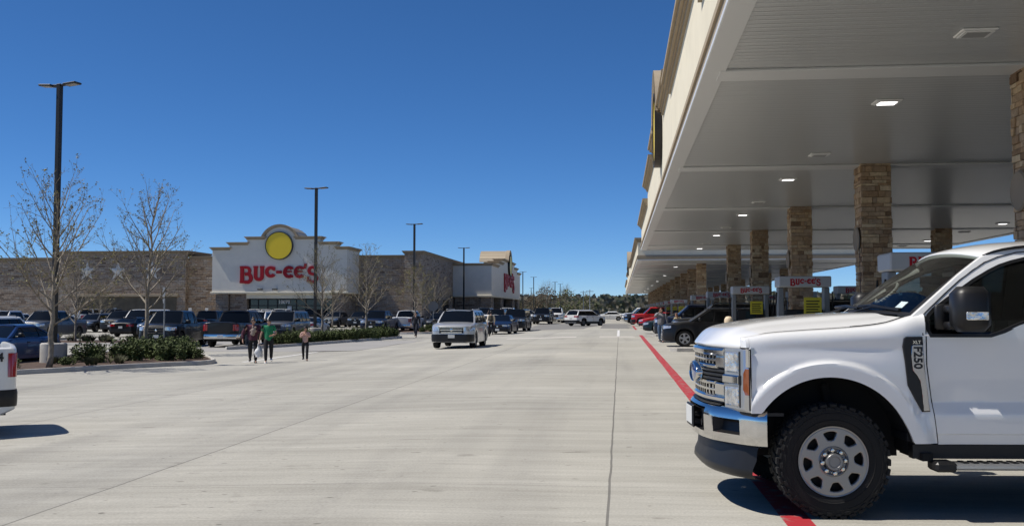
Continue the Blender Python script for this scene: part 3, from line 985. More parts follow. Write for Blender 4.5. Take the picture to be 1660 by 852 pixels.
Y1 = [17.4+11.55*k for k in range(-1, 5)]
L1 = []
for k in range(0, 5):
    L1.append((5.12, 15.1+11.55*k, False))
    if k < 5: L1.append((5.12, 20.0+11.55*k, True)); L1.append((17.5, 14.2+11.5*k, True)); L1.append((17.5, 19.4+11.5*k, False))
canopy('fuel_canopy', 'near cream canopy with ribbed soffit over the white pickup', 2.6, 68.0, Y1, (6.98, 15.8), 35.5,
       [(2.6,68.0,7.35),(17.9,52.6,8.05),(28.8,42.3,8.35)], 1.95, 7.6, L1)
Y2 = [88.7+11.55*k for k in range(0, 14)]
L2 = [(x, 94.0+11.55*k, k % 2 == 0) for k in range(0, 13) for x in (5.1,)]
canopy('fuel_canopy', 'far cream canopy beyond the gap with a long receding row of stone columns', 81.3, 246.0, Y2, (6.98, 15.8), 161.6,
       [(81.3,246.0,7.35),(131.7,191.6,8.05),(149.4,173.9,8.6)], 2.8, 7.7, L2)

# small camera dome box on the second column
def island_curb(y):
    mb = MB(); pts = [(2.2,-.55),(7.6,-.55),(8.0,-.3),(8.0,.3),(7.6,.55),(2.2,.55),(1.95,.3),(1.95,-.3)]
    mb.prism([(a, b+y) for a, b in pts], -.05, .14)
    tag(mb.build('kerb', CURB), kind='structure')
for y in (Y1 + Y2[:12]): island_curb(y)

# ------------------------------------------------------------------ dispensers
LET2 = buc_letters(.02)
def header_letters():
    mb = MB(); k = .80/6.75
    for s_ in (-1, 1):
        M = Matrix.Translation((-.40*(-s_) if s_ > 0 else -.40, s_*.422, 2.30)) @ (Matrix.Rotation(pi, 4, 'Z') if s_ > 0 else Matrix.Identity(4)) @ Matrix.Rotation(pi/2, 4, 'X') @ Matrix.Diagonal((k, k*1.0, .25, 1))
        mb.add([M @ Vector(v) for v in LET2.v], LET2.f)
    return mb.mesh('lettering', REDL)
HL = header_letters()
YSIGN = mat('yellow_notice', (.50,.43,.025), .5)
SCREEN = mat('dispenser_screen', (.02,.03,.035), .1)
def make_dispenser():
    r = empty('fuel_dispenser', (0,0,0))
    for x in (-.62, .62):
        mb = MB(); mb.bbox(x-.07, x+.07, -.2, .2, .14, 2.225, .015); mb.build('post', DISPG, r)
    mb = MB(); mb.bbox(-.53,.53,-.26,.26,.14,1.12,.02); mb.bbox(-.50,.50,-.24,.24,1.12,1.62,.02)
    b = mb.build('dispenser_body', BLACK, r)
    for s_ in (-1,1):
        mb = MB(); mb.box(-.2,.2,s_*.245-.01,s_*.245+.01,1.28,1.55); mb.build('screen', SCREEN, b)
    for s_ in (-1,1):
        for i, x in enumerate((-.36,-.12,.12,.36)):
            mb = MB(); mb.bbox(x-.08,x+.08,s_*.27-.012,s_*.27+.012,.72,.98,.005); mb.build('grade_panel', GREYM, b)
    mb = MB(); mb.bbox(-.70,.70,-.42,.42,2.23,2.53,.025); h = mb.build('header', DISPW, r)
    link('lettering', HL, h)
    mb = MB(); mb.bbox(-.03,.45,-.33,-.31,1.45,1.95,.008); y = mb.build('notice_board', YSIGN, r)
    mb = MB()
    for k in range(5): mb.box(.03,.39-.04*(k % 2),-.335,-.3305,1.53+.075*k,1.56+.075*k)
    mb.build('notice_text', BLACK, y)
    for x in (-.74,.74):
        for s_ in (-1,1):
            mb = MB()
            p = [(x, s_*.26, 2.1),(x+.04*(1 if x>0 else -1), s_*.22, 1.5),(x+.1*(1 if x>0 else -1), s_*.28, .6),(x*.98, s_*.3, .42),(x*.9, s_*.28, .7),(x*.86, s_*.25, 1.05)]
            mb.tube(smooth3(p, 6), .018, 6)
            mb.build('hose', RUBBER, r)
    for x in (-.64,.64):
        for s_ in (-1,1):
            mb = MB(); mb.bbox(x-.03,x+.03,s_*.25-.05,s_*.25+.05,.98,1.2,.01); mb.build('nozzle', BLACK, r)
    return r
def smooth3(pts, sub):
    pts = [Vector(p) for p in pts]; out = []
    for i in range(len(pts)-1):
        p0 = pts[max(0, i-1)]; p1 = pts[i]; p2 = pts[i+1]; p3 = pts[min(len(pts)-1, i+2)]
        for s_ in range(sub):
            t = s_/sub
            out.append(.5*((2*p1)+(p2-p0)*t+(2*p0-5*p1+4*p2-p3)*t*t+(3*p1-p0-3*p2+p3)*t**3))
    out.append(pts[-1]); return out
DISP = None
ordn = ['nearest','second','third','fourth','fifth','sixth','seventh','eighth','ninth','tenth']
front = [(y, 5.05) for y in Y1[1:]] + [(y, 5.05) for y in Y2[:9]]
for i, (y, x) in enumerate(front):
    if DISP is None: DISP = make_dispenser(); d = DISP
    else: d = copy_tree(DISP)
    d.location = (x, y, 0)
    w = 'near' if y < 75 else 'far'
    n_ = i if y < 75 else i-len(Y1)+1
    tag(d, 'white headed fuel dispenser before the %s lane-side column of the %s canopy' % (ordn[n_], w), 'fuel dispenser', 'fuel dispensers under the canopies')
for i, y in enumerate(Y1[1:]):
    d = copy_tree(DISP); d.location = (9.0, y, 0)
    tag(d, 'fuel dispenser behind the %s lane-side column of the near canopy' % ordn[i], 'fuel dispenser', 'fuel dispensers under the canopies')
# cream bollard at the nose of the second island
mb = MB(); mb.lathe([(0,1.43),(.05,1.425),(.09,1.40),(.115,1.35),(.12,1.3),(.12,0)], 20)
o = mb.build('bollard', mat('cream_bollard_paint', (.72,.58,.40), .6), smooth=50); o.location = (3.02, Y1[2], 0)
tag(o, 'cream round topped bollard rising behind the white pickup hood', 'bollard')
# ================================================================== LIGHT POLES
POLEH = 10.1
def make_pole():
    r = empty('light_pole', (0,0,0))
    mb = MB(); mb.lathe([(0,.80),(.40,.80),(.445,.775),(.45,.74),(.45,-.3)], 32); mb.build('concrete_base', CURB, r, smooth=40)
    mb = MB(); mb.bbox(-.085,.085,-.085,.085,.80,POLEH,.012); mb.bbox(-.17,.17,-.17,.17,.80,.84,.01); mb.build('pole', BRONZE, r)
    for s_ in (-1, 1):
        mb = MB()
        M = Matrix.Translation((s_*.07,0,POLEH-.06)) @ Matrix.Rotation(radians(-4*s_), 4, 'Y')
        mb.bbox(min(0,s_*.22), max(0,s_*.22), -.05,.05,-.03,.04,.01, M)
        mb.bbox(min(s_*.2,s_*.74), max(s_*.2,s_*.74), -.19,.19,-.04,.03,.02, M)
        h = mb.build('lamp_head', BRONZE, r)
        mb = MB(); mb.box(min(s_*.28,s_*.68), max(s_*.28,s_*.68), -.14,.14,-.046,-.041, M); mb.build('lamp_lens', LAMPOFF, h)
    return r
POLE = None
plist = [(-19.95,24.0,'nearest'),(-19.95,47.0,'second nearest'),(-19.2,68.3,'third nearest'),(-20.9,99.0,'fourth nearest'),(-21,162,'fifth nearest'),
         (-21.6,188,'sixth nearest'),(-19,221,'eighth nearest'),(-18.8,238,'farthest right'),(-33,279,'small far left'),(-19.2,140,'')]
for x, y, w in plist:
    if not w: continue
    if POLE is None: p = POLE = make_pole()
    else: p = copy_tree(POLE)
    x, y = D(x, y)
    p.location = (x, y, gz(x, y)); p.rotation_euler = (0, 0, radians(-12) if y > 30 else radians(-35))
    tag(p, 'dark twin-headed light pole on a round concrete base, %s of the row' % w, 'light pole', 'twin-head light poles along the lane')

# ================================================================== TREES
BARK = mat('pale_grey_bark', (.28,.24,.185), .9, var=.35, scale=12, bump=.6, bscale=40)
TWIG = mat('twig_bark', (.23,.19,.135), .9, var=.3, scale=9)
BUD = mat('olive_bud_leaves', (.21,.19,.06), .7, var=.5, scale=3)
BUDB = mat('dry_brown_leaves', (.11,.07,.03), .8, var=.4, scale=3)
def leaf_quad(mb, p, size, r):
    a = Vector((r.uniform(-1,1), r.uniform(-1,1), r.uniform(-.6,.6))).normalized()
    b = a.cross(Vector((r.uniform(-1,1), r.uniform(-1,1), r.uniform(-1,1)))).normalized()
    l, w = size*r.uniform(.7,1.3), size*r.uniform(.35,.6)
    mb.add([p, p+a*l*.5+b*w, p+a*l, p+a*l*.5-b*w], [(0,1,2,3)])
def bare_tree(seed, H, trunk_r, crown_r, z_first, lean=(0,0), leaf=1.0, nprim=20, quads=1.0):
    """young bare street tree: straight leader, ascending limbs, twigs and buds -> (trunk, crown_twigs, leaves) meshes"""
    r = random.Random(seed)
    tb, cb, lb = MB(), MB(), MB()
    n = 14; pts = []; rad = []
    wob = [Vector((r.uniform(-1,1), r.uniform(-1,1), 0))*.035*H/6 for _ in range(n+1)]
    for i in range(n+1):
        t = i/n
        pts.append(Vector((lean[0]*t, lean[1]*t, t*H)) + (wob[i] if 0 < i else Vector()))
        rad.append(max(.006, trunk_r*(1-t)**.8*(1.25 if i == 0 else 1)))
    tb.tube(pts, rad, 8)
    def at(t):
        f = t*n; i = min(n-1, int(f)); return pts[i].lerp(pts[i+1], f-i)
    def branch(p, d, L, r0, lev):
        ns = 6 if lev == 0 else 4
        q = [p]; dd = d.copy(); rr = [r0]
        for i in range(ns):
            up = (.17-.13*i/ns) if lev == 0 else .04
            dd = (dd + Vector((r.uniform(-1,1), r.uniform(-1,1), r.uniform(-1,1)))*(.09+.05*lev) + Vector((0,0,up))).normalized()
            q.append(q[-1] + dd*L/ns); rr.append(max(.0035, r0*(1-(i+1)/ns*.85)))
        (tb if lev == 0 and r0 > .02 else cb).tube(q, rr, 5 if lev == 0 else (4 if lev == 1 else 3), cap=False)
        if lev < 2:
            m = int(L*(3.4 if lev == 0 else 3.0)) + 1
            for k in range(m):
                t = r.uniform(.22, 1.0); f = t*ns; i = min(ns-1, int(f)); s_ = q[i].lerp(q[i+1], f-i)
                ax = (q[i+1]-q[i]).normalized(); o = ax.orthogonal().normalized(); o.rotate(Matrix.Rotation(r.uniform(0,2*pi), 3, ax))
                nd = (ax*.75 + o*r.uniform(.45,.8) + Vector((0,0,.12))).normalized()
                branch(s_, nd, L*(1-t*.45)*r.uniform(.3,.58), rr[i]*.55, lev+1)
        if lev >= 1:
            for k in range(int((3 if lev == 1 else 2)*leaf + r.random())):
                i = r.randrange(1, ns+1)
                if r.random() < .55:
                    for _ in range(r.choice((1,2,3))): leaf_quad(lb, q[i] + Vector((r.uniform(-1,1), r.uniform(-1,1), r.uniform(-1,1)))*.03, .055*r.uniform(.5,1.2), r)
    for k in range(nprim):
        t = lerp(z_first/H, .95, (k/nprim)**.9)
        a = k*2.4 + r.uniform(-.4,.4)
        s_ = 1 - (t - z_first/H)/(1 - z_first/H)
        L = crown_r*(.45+.75*s_**.7)*r.uniform(.85,1.15)
        el = radians(lerp(62, 26, s_) + r.uniform(-7,7))
        d = Vector((cos(a)*cos(el), sin(a)*cos(el), sin(el)))
        branch(at(t), d, L, trunk_r*(.17+.25*s_), 0)
    return tb, cb, lb
def place_tree(x, y, rz, label, params=None, src=None, sc=1.0, group='bare young trees in the parking lot islands', leafm=None):
    if src is None:
        t = empty('bare_tree', (0,0,0))
        tb, cb, lb = bare_tree(**params)
        tb.build('trunk', BARK, t, smooth=180, fixn=False)
        c = cb.build('crown', TWIG, t, smooth=180, fixn=False)
        lb.build('leaf_bud', leafm or BUD, c, fixn=False)
    else: t = copy_tree(src)
    x, y = D(x, y)
    t.location = (x, y, gz(x, y)+.05); t.rotation_euler = (0,0,rz); t.scale = (sc,)*3
    tag(t, label, 'tree', group)
    return t
TA = place_tree(-18.4, 21.95, 0, 'bare young tree with drooping twigs beside the nearest light pole', dict(seed=5, H=5.4, trunk_r=.10, crown_r=2.6, z_first=1.4, leaf=1.5, nprim=22, lean=(.15,.1)))
TB = place_tree(-20.6, 30.1, 0, 'tall bare tree rising from the round green shrubs of the nearest island', dict(seed=21, H=6.7, trunk_r=.115, crown_r=2.6, z_first=1.9, leaf=1.3, nprim=22, lean=(.25,.1)))
TC = place_tree(-19.0, 45.9, 1.0, 'bare tree in front of the red store lettering on the second island', dict(seed=33, H=5.1, trunk_r=.09, crown_r=2.5, z_first=1.3, leaf=.9, nprim=22))
place_tree(-17.6, 50.4, 2.0, 'bare tree at the right end of the second island shrubs', src=TC, sc=1.05)
place_tree(-17.3, 61.8, .5, 'small olive-budding tree with pale trunk on the third island behind the walking person', dict(seed=44, H=5.2, trunk_r=.09, crown_r=1.9, z_first=1.4, leaf=3.0, nprim=22))
place_tree(-17.9, 71, 3.0, 'bare tree behind the third island stop sign', src=TC, sc=.9)
place_tree(-32, 40.2, 3.0, 'thin bare tree behind the grey pickup in the far left lot', src=TC, sc=.85)
place_tree(-53, 70, 1.2, 'small bare tree near the left store wall', src=TC, sc=.7)
place_tree(-29.5, 74, 4.2, 'bare tree close to the right side of the front store gable', src=TC, sc=1.0)

# ------------------------------------------------------------------ shrubs
SHRUB = mat('dark_shrub_leaves', (.078,.105,.026), .8, var=.55, scale=2.2)
SHRUB2 = mat('grassy_shrub_leaves', (.10,.10,.045), .7, var=.45, scale=3)
def shrub_mesh(seed, R, H, n, leaf, m, upright=False):
    r = random.Random(seed); mb = MB(); st = MB()
    clumps = [(Vector((r.gauss(0,.42)*R, r.gauss(0,.42)*R, 0)), r.uniform(.55,1.0)) for _ in range(9)]
    for k in range(n):
        c, s_ = r.choice(clumps)
        if upright:
            a = r.uniform(0,2*pi); tilt = r.uniform(.1,.75)
            b = c*.6; L = H*s_*r.uniform(.6,1.1)
            d = Vector((cos(a)*tilt, sin(a)*tilt, 1)).normalized(); o = d.orthogonal().normalized()*.012
            mid = b+d*L*.55; tip = b+d*L+Vector((cos(a),sin(a),-.3))*L*.25*tilt
            mb.add([b-o, b+o, mid+o*.8, mid-o*.8], [(0,1,2,3)]); mb.add([mid-o*.8, mid+o*.8, tip], [(0,1,2)])
        else:
            th = r.uniform(0,2*pi); ph = r.uniform(0,1)**.6
            rr = R*.5*s_*(r.random()**.33)
            p = c + Vector((cos(th)*rr, sin(th)*rr, H*s_*ph*r.uniform(.75,1.05)))
            if (p-Vector((0,0,p.z))).length > R*1.05: continue
            leaf_quad(mb, p, leaf*r.uniform(.6,1.2), r)
    if not upright:
        for k in range(26):
            c, s_ = r.choice(clumps); a = r.uniform(0,2*pi)
            e = c + Vector((cos(a)*R*.3, sin(a)*R*.3, H*s_*1.08))
            mb.tube([c*.5, (c*.5+e)/2+Vector((0,0,.05)), e], [.008,.006,.003], 3)
            for q in range(5): leaf_quad(mb, e+Vector((r.uniform(-1,1),r.uniform(-1,1),r.uniform(-1,.6)))*.06, leaf*.9, r)
    return mb.mesh('shrub', m, fixn=False)
SM = [shrub_mesh(1,.62,.80,2300,.085,SHRUB), shrub_mesh(2,.62,.72,2100,.085,SHRUB), shrub_mesh(3,.5,.5,520,.05,SHRUB2,True), shrub_mesh(4,.42,.42,900,.07,SHRUB)]
def shrub(x, y, k, sc, label, group):
    x, y = D(x, y); o = link('shrub', SM[k]); o.location = (x, y, gz(x, y)+.1); o.rotation_euler = (0,0,rnd.uniform(0,6.28)); o.scale = (sc, sc, sc*rnd.uniform(.9,1.1))
    tag(o, label, 'shrub', group)
G1 = 'dark green shrubs on the nearest island'
for x, y, s_ in ((-17.9,25.2,1.0),(-17.2,26.3,1.05),(-18.6,26.6,1.1),(-16.5,25.6,.9),(-18.0,28.0,1.1),(-19.5,28.2,1.1),(-17.0,27.4,.95),(-18.8,29.6,1.05),(-20.2,29.4,1),(-19.7,31.0,1.0),(-20.6,31.6,.9),(-18.9,24.4,.9),(-16.3,26.6,.8)):
    shrub(x, y, rnd.choice((0,1)), s_, 'dark green leafy shrub in the cluster at the right half of the nearest island', G1)
for x, y, s_ in ((-19.2,21.2,.8),(-18.6,22.9,.75),(-17.7,23.0,.7),(-20.3,22.4,.8),(-17.3,23.9,.75),(-19.4,23.4,.7),(-19.5,19.8,.7),(-18.2,24.0,.8)):
    shrub(x, y, rnd.choice((2,3,3)), s_, 'low scrubby plant around the tree and pole base of the nearest island', 'low plants on the nearest island')
for i in range(14):
    x, y = lerp(-18.2,-16.4,rnd.random()), lerp(38.6,45.5,(i+.5)/14)
    x = lerp(-19.0,-18.0,rnd.random()) + (y-38)*.2
    shrub(x, y, rnd.choice((0,1)), rnd.uniform(.75,1.0), 'dark shrub in the left cluster of the second island, left of the bare tree', 'shrubs at the left of the second island')
for i in range(14):
    y = lerp(46.6,51.6,(i+.5)/14); x = rnd.uniform(-17.6,-15.9)
    shrub(x, y, rnd.choice((0,1)), rnd.uniform(.8,1.05), 'dark shrub in the long cluster at the right end of the second island', 'shrubs at the right of the second island')
for i in range(9):
    shrub(rnd.uniform(-17.8,-16.2), lerp(61.5,75,(i+.5)/9), rnd.choice((0,3,2)), rnd.uniform(.6,.9), 'low shrub on the third island by the pale tree', 'shrubs on the third island')
for i in range(12):
    x = lerp(-37,-25.2,(i+.5)/12)
    shrub(x, 40.3+rnd.uniform(-.9,.9), 2, rnd.uniform(1.0,1.5), 'grassy tuft on the narrow island in front of the grey pickup', 'grassy tufts on the back island')

# ------------------------------------------------------------------ traffic signs seen from behind
def octo_sign(x, y, rz, label, h=2.9, R=.42):
    x, y = D(x, y)
    r = empty('traffic_sign', (x, y, gz(x, y)), rz, label, 'sign', 'traffic signs seen from behind')
    mb = MB(); mb.bbox(-.03,.03,-.03,.03,0,h-.1,.004); mb.build('post', mat('galvanised_post', (.35,.36,.36), .45, metal=.6), r)
    mb = MB(); pts = [(R*cos(pi/8+k*pi/4), R*sin(pi/8+k*pi/4)) for k in range(8)]
    mb.prism(pts, .034, .04, frame((0,0,h-.42), (1,0,0), (0,0,1))); mb.build('sign_plate', mat('aluminium_sign_back', (.17,.175,.18), .5, metal=.3), r)
octo_sign(-21.6, 33.0, radians(-57), 'grey octagonal sign seen edge-on behind the nearest island shrubs', 3.1)
octo_sign(-15.95, 62.8, radians(10), 'grey back of an octagonal sign left of the silver SUV', 2.75, .46)

# ================================================================== FAR BACKGROUND
FARL = mat('far_wood_foliage', (.185,.168,.125), .9, var=.5, scale=.09)  # foliage colour raised to stand in for slight air haze
FARG = mat('far_evergreen_foliage', (.125,.138,.085), .9, var=.4, scale=.12)  # evergreens lightened likewise, haze put into the colour
def far_wood():
    r = random.Random(9); mb = MB()
    for k in range(2000):
        x = r.uniform(-420, 330); y = 540 + r.uniform(-25, 70)
        h = r.uniform(5.5, 9.5)*(1.15 if x > 60 else 1) + max(0, (y-550))*.03
        w = r.uniform(2.5, 4.5)
        mb.cur = 0 if r.random() < .62 else 1
        for q in range(16):
            p = Vector((x+r.gauss(0,w*.5), y+r.gauss(0,1.5), h*(1-r.random()**1.6*.95)))
            a = Vector((r.uniform(-1,1), r.uniform(-.3,.3), r.uniform(-1,1))).normalized()*r.uniform(.7,1.7); b = a.cross(Vector((r.uniform(-.4,.4),1,r.uniform(-.4,.4)))).normalized()*r.uniform(.5,1.3)
            mb.add([p-a, p+b, p+a, p-b], [(0,1,2,3)])
    return mb.build('far_wood', [FARL, FARG], fixn=False)
tag(far_wood(), 'long belt of brown and green woodland behind the parking lot', 'woodland', kind='stuff')
def leafy_tree(x, y, H, R, seed, label, leafm):
    x, y = D(x, y); r = random.Random(seed); t = empty('tree', (x, y, gz(x, y)), 0, label, 'tree', 'budding trees at the end of the lot')
    tb, cb, lb = bare_tree(seed, H, .16, R, H*.22, leaf=0, nprim=20)
    tb.build('trunk', BARK, t, fixn=False)
    c = cb.build('crown', TWIG, t, fixn=False)
    mb = MB()
    for k in range(620):
        th = r.uniform(0,2*pi); u = r.uniform(.2,1); rr = R*sqrt(r.random())*sin(pi*min(1,(u*.85+.1)))**.7
        p = Vector((cos(th)*rr, sin(th)*rr, H*u))
        leaf_quad(mb, p, r.uniform(.25,.55), r)
    mb.build('leaf_clump', leafm, c, fixn=False)
LG = mat('fresh_olive_leaves', (.13,.145,.045), .7, var=.4, scale=.6)
LB = mat('brown_bud_leaves', (.12,.085,.045), .8, var=.4, scale=.5)
leafy_tree(-23, 236, 9.0, 5.0, 61, 'wide brown bare tree at the end of the lot', LB)
leafy_tree(-17.5, 244, 8.4, 4.6, 62, 'olive green budding tree at the end of the lot', LG)
leafy_tree(-31, 262, 6.5, 4.2, 63, 'low brown tree left of the wide bare tree at the end of the lot', LB)
leafy_tree(-11.5, 262, 6.5, 4.0, 64, 'small green tree right of the olive budding tree', LG)
for x, y, h, w in ((-12.0,250,8.2,'left'),(-8.5,215,7.6,'right')):
    x, y = D(x, y)
    r_ = empty('utility_pole', (x, y, 0), 0, 'thin grey utility pole with a crossarm before the far wood, %s of the two' % w, 'utility pole', 'utility poles at the end of the lot')
    mb = MB(); mb.tube([(0,0,0),(0,0,h)], [.13,.09], 8); mb.build('pole', GREYM, r_)
    mb = MB(); mb.bbox(-1.1,1.1,-.06,.06,h-.6,h-.45,.01); mb.build('crossarm', GREYM, r_)
# ================================================================== GENERIC VEHICLES (forward = +x, origin on the ground at the centre)
SPEC = {
 'sedan': dict(L=4.85, W=1.85, wb=2.82, fo=.95, r=.335, gc=.20, nose=.68, top=[(2.42,.66),(2.3,.74),(1.5,.90),(1.02,.96),(.4,.955),(-1.4,.985),(-1.75,1.05),(-2.3,1.04),(-2.42,.95)],
   gh=dict(a0=1.12,a1=.22,c1=-1.05,c0=-1.95,zb=.97,zr=1.45,wb=.80,wt=.58), pil=[(.05,.03),(-.95,-.95)], tail_z=(.78,.95), head_z=(.60,.74), rail=False, clad=False),
 'suv': dict(L=4.75, W=1.90, wb=2.80, fo=.92, r=.365, gc=.23, top=[(2.37,.80),(2.28,.92),(1.75,1.03),(1.12,1.09),(.3,1.08),(-1.8,1.10),(-2.25,1.10),(-2.37,1.05)],
   gh=dict(a0=1.22,a1=.42,c1=-1.85,c0=-2.30,zb=1.09,zr=1.68,wb=.84,wt=.64), pil=[(.22,.12),(-.85,-.85),(-1.55,-1.45)], tail_z=(.92,1.08), head_z=(.78,.92), rail=True, clad=True),
 'explorer': dict(L=5.0, W=2.0, wb=2.86, fo=.96, r=.39, gc=.25, top=[(2.5,.90),(2.42,1.02),(2.0,1.11),(1.25,1.18),(.3,1.16),(-1.9,1.18),(-2.4,1.18),(-2.5,1.12)],
   gh=dict(a0=1.32,a1=.55,c1=-2.0,c0=-2.42,zb=1.17,zr=1.80,wb=.90,wt=.72), pil=[(.28,.2),(-.8,-.8),(-1.65,-1.55)], tail_z=(.95,1.15), head_z=(.82,1.04), rail=True, clad=False),
 'bigsuv': dict(L=5.3, W=2.03, wb=3.05, fo=.96, r=.41, gc=.27, top=[(2.65,1.00),(2.6,1.10),(2.2,1.17),(1.35,1.22),(.3,1.21),(-2.1,1.22),(-2.55,1.22),(-2.65,1.15)],
   gh=dict(a0=1.45,a1=.75,c1=-2.35,c0=-2.60,zb=1.21,zr=1.92,wb=.93,wt=.78), pil=[(.45,.38),(-.65,-.65),(-1.65,-1.65)], tail_z=(.95,1.35), head_z=(.90,1.08), rail=True, clad=False),
 'pickup': dict(L=5.9, W=2.04, wb=3.70, fo=.98, r=.415, gc=.30, top=[(2.95,1.02),(2.90,1.12),(2.5,1.20),(1.65,1.25),(.9,1.245),(-.78,1.25),(-.84,1.28),(-2.86,1.30),(-2.95,1.27)],
   gh=dict(a0=1.72,a1=1.02,c1=-.52,c0=-.76,zb=1.24,zr=1.95,wb=.91,wt=.74), pil=[(.62,.5),(-.33,-.33)], tail_z=(.88,1.22), head_z=(.90,1.10), rail=False, clad=False, bed=(-.86,-2.86)),
 'van': dict(L=5.6, W=2.02, wb=3.5, fo=.95, r=.36, gc=.24, top=[(2.8,.80),(2.72,.95),(2.3,1.12),(2.05,1.2),(1.0,1.2),(-2.7,1.2),(-2.8,1.15)],
   gh=dict(a0=2.15,a1=1.25,c1=-2.7,c0=-2.78,zb=1.19,zr=2.05,wb=.95,wt=.86), pil=[(.95,.85),(.05,.05)], tail_z=(.9,1.3), head_z=(.75,.95), rail=False, clad=False),
}
MC = {}   # mesh cache
def v_section(sp, x):
    L, W = sp['L'], sp['W']
    df, dr = L/2-x, L/2+x
    def rnd_end(d, D, m): 
        t = min(1, max(0, d/D)); return m + (1-m)*(1-(1-t)**2.3)**(1/2.3)
    w = W/2*rnd_end(df, .55, .66)*rnd_end(dr, .40, .80)
    zs = sinterp(sorted(sp['top']), x)
    gc = sp['gc']; zb = gc + .07*max(0, 1-df/.3) + .12*max(0, 1-dr/.3)
    xf = L/2-sp['fo']; xr = xf-sp['wb']; R = sp['r']+.055; fl = 0
    for xc in (xf, xr):
        dx = abs(x-xc)
        if dx < R: zb = max(zb, sp['r']+sqrt(max(0, R*R-dx*dx))-.0)
        fl = max(fl, ss(R+.22, R, dx))
    w += .018*fl
    return w, zb, zs, fl
def v_body_points(sp, x):
    w, zb, zs, fl = v_section(sp, x)
    bed = sp.get('bed'); h = zs-zb
    pts = [(w*.94, zb), (w*.995, zb+.03), (w*1.0, zb+.30*h), (w*.992, zb+.62*h), (w*.975, zb+.86*h), (w*.945, zs-.02), (w*.90, zs)]
    if bed and bed[1] < x < bed[0]: pts += [(w*.88, zs), (w*.87, zs-.48), (w*.4, zs-.48), (0, zs-.48)]
    else: pts += [(w*.80, zs+.022), (w*.55, zs+.045), (w*.25, zs+.055), (0, zs+.058)]
    return pts
def v_side(sp, x, z):
    """half width of the lower body at (x, z)"""
    p = v_body_points(sp, x)[:7]
    zz = [(b, a) for a, b in p]
    return interp(sorted(zz), z)
def v_body(kind):
    sp = SPEC[kind]; L = sp['L']
    xf = L/2-sp['fo']; xr = xf-sp['wb']; R = sp['r']+.055
    xs = {L/2-d for d in (0,.01,.03,.06,.1,.16,.24,.34,.45,.56)} | {-L/2+d for d in (0,.015,.04,.08,.14,.22,.32,.42)}
    for xc in (xf, xr):
        for k in range(-12, 13): xs.add(xc + R*sin(pi/2*k/12)*1.0001)
        xs |= {xc-R-.01, xc+R+.01, xc-R-.12, xc+R+.12}
    x = -L/2
    while x < L/2: xs.add(x); x += .16
    if sp.get('bed'): xs |= {sp['bed'][0]+.001, sp['bed'][0]-.001, sp['bed'][1]+.001, sp['bed'][1]-.001}
    xs = [x for x in sorted(xs) if -L/2 <= x <= L/2]
    secs = []
    for x in xs:
        h = v_body_points(sp, x)
        secs.append([Vector((x, y, z)) for y, z in h] + [Vector((x, -y, z)) for y, z in h[-2::-1]])
    mb = MB(); n = len(secs[0])
    vs = [p for s_ in secs for p in s_]
    fs = []; mi = []
    for i in range(len(secs)-1):
        for j in range(n-1):
            fs.append((i*n+j, i*n+j+1, (i+1)*n+j+1, (i+1)*n+j)); mi.append(1 if sp['clad'] and j in (0, 1, n-2, n-3) else 0)
    fs.append(tuple(range(n))); mi.append(0); fs.append(tuple((len(secs)-1)*n+k for k in range(n))[::-1]); mi.append(0)
    mb.v = vs; mb.f = fs; mb.m = mi; mb.t = [0]*len(fs)
    # greenhouse shell: pillars and roof in body paint
    g = sp['gh']
    def S(xb, xt, t, sgn, o=0.0):
        z = lerp(g['zb'], g['zr']-.07, t); y = lerp(g['wb'], g['wt'], t) + .03*sin(pi*t) + o
        return Vector((lerp(xb, xt, t), sgn*y, z))
    mb.cur = 0
    ts = [0,.25,.5,.75,1]
    fp = .075   # A pillar width
    plines = [(g['a0'], g['a1'], .085)] + [(b, t_, .045) for b, t_ in sp['pil']] + [(g['c0']+.12, g['c1']+.12, .12)]
    for sgn in (1, -1):
        for k, (xb, xt, pw) in enumerate(plines):
            mb.cur = 0 if k in (0, len(plines)-1) else 2
            P = []
            for t in ts:
                a = S(xb, xt, t, sgn, .006); b_ = S(xb-pw*2 if k == 0 else xb-pw, xt-pw if k else xt-pw*1.6, t, sgn, .006)
                if k == 0:
                    fr = a + Vector((.02, -sgn*.07, 0)); P.append([fr, a, b_, b_ - Vector((0, sgn*.05, 0))])
                elif k == len(plines)-1:
                    re = b_ + Vector((-.01, -sgn*.08, 0)); P.append([a - Vector((0, sgn*.05, 0)), a, b_, re])
                else: P.append([a - Vector((0, sgn*.05, 0)), a, b_, b_ - Vector((0, sgn*.05, 0))])
            mb.grid(P)
        mb.cur = 0
        # top rail
        P = []
        for k in range(9):
            u = k/8; xt = lerp(g['a1']+.01, g['c1']-.01, u); tt = .9
            xb_ = lerp(lerp(g['a0'], g['a1'], tt), lerp(g['c0'], g['c1'], tt), u)
            P.append([S(xb_, xb_, tt, sgn, .007) if False else Vector((xb_, sgn*(lerp(g['wb'], g['wt'], tt)+.03*sin(pi*tt)+.006), lerp(g['zb'], g['zr']-.07, tt))),
                      Vector((xt, sgn*(g['wt']+.008), g['zr']-.07)), Vector((xt, sgn*(g['wt']-.015), g['zr']-.045)), Vector((xt, sgn*g['wt']*.8, g['zr']-.018)), Vector((xt, sgn*g['wt']*.4, g['zr']-.003)), Vector((xt, 0, g['zr']))])
        mb.grid(P)
        # sill below the glass
        P = []
        for k in range(9):
            x = lerp(g['a0'], g['c0'], k/8)
            P.append([Vector((x, sgn*(g['wb']+.03), g['zb']-.06)), Vector((x, sgn*(g['wb']+.012), g['zb']+.01)), Vector((x, sgn*(g['wb']-.03), g['zb']+.012))])
        mb.grid(P)
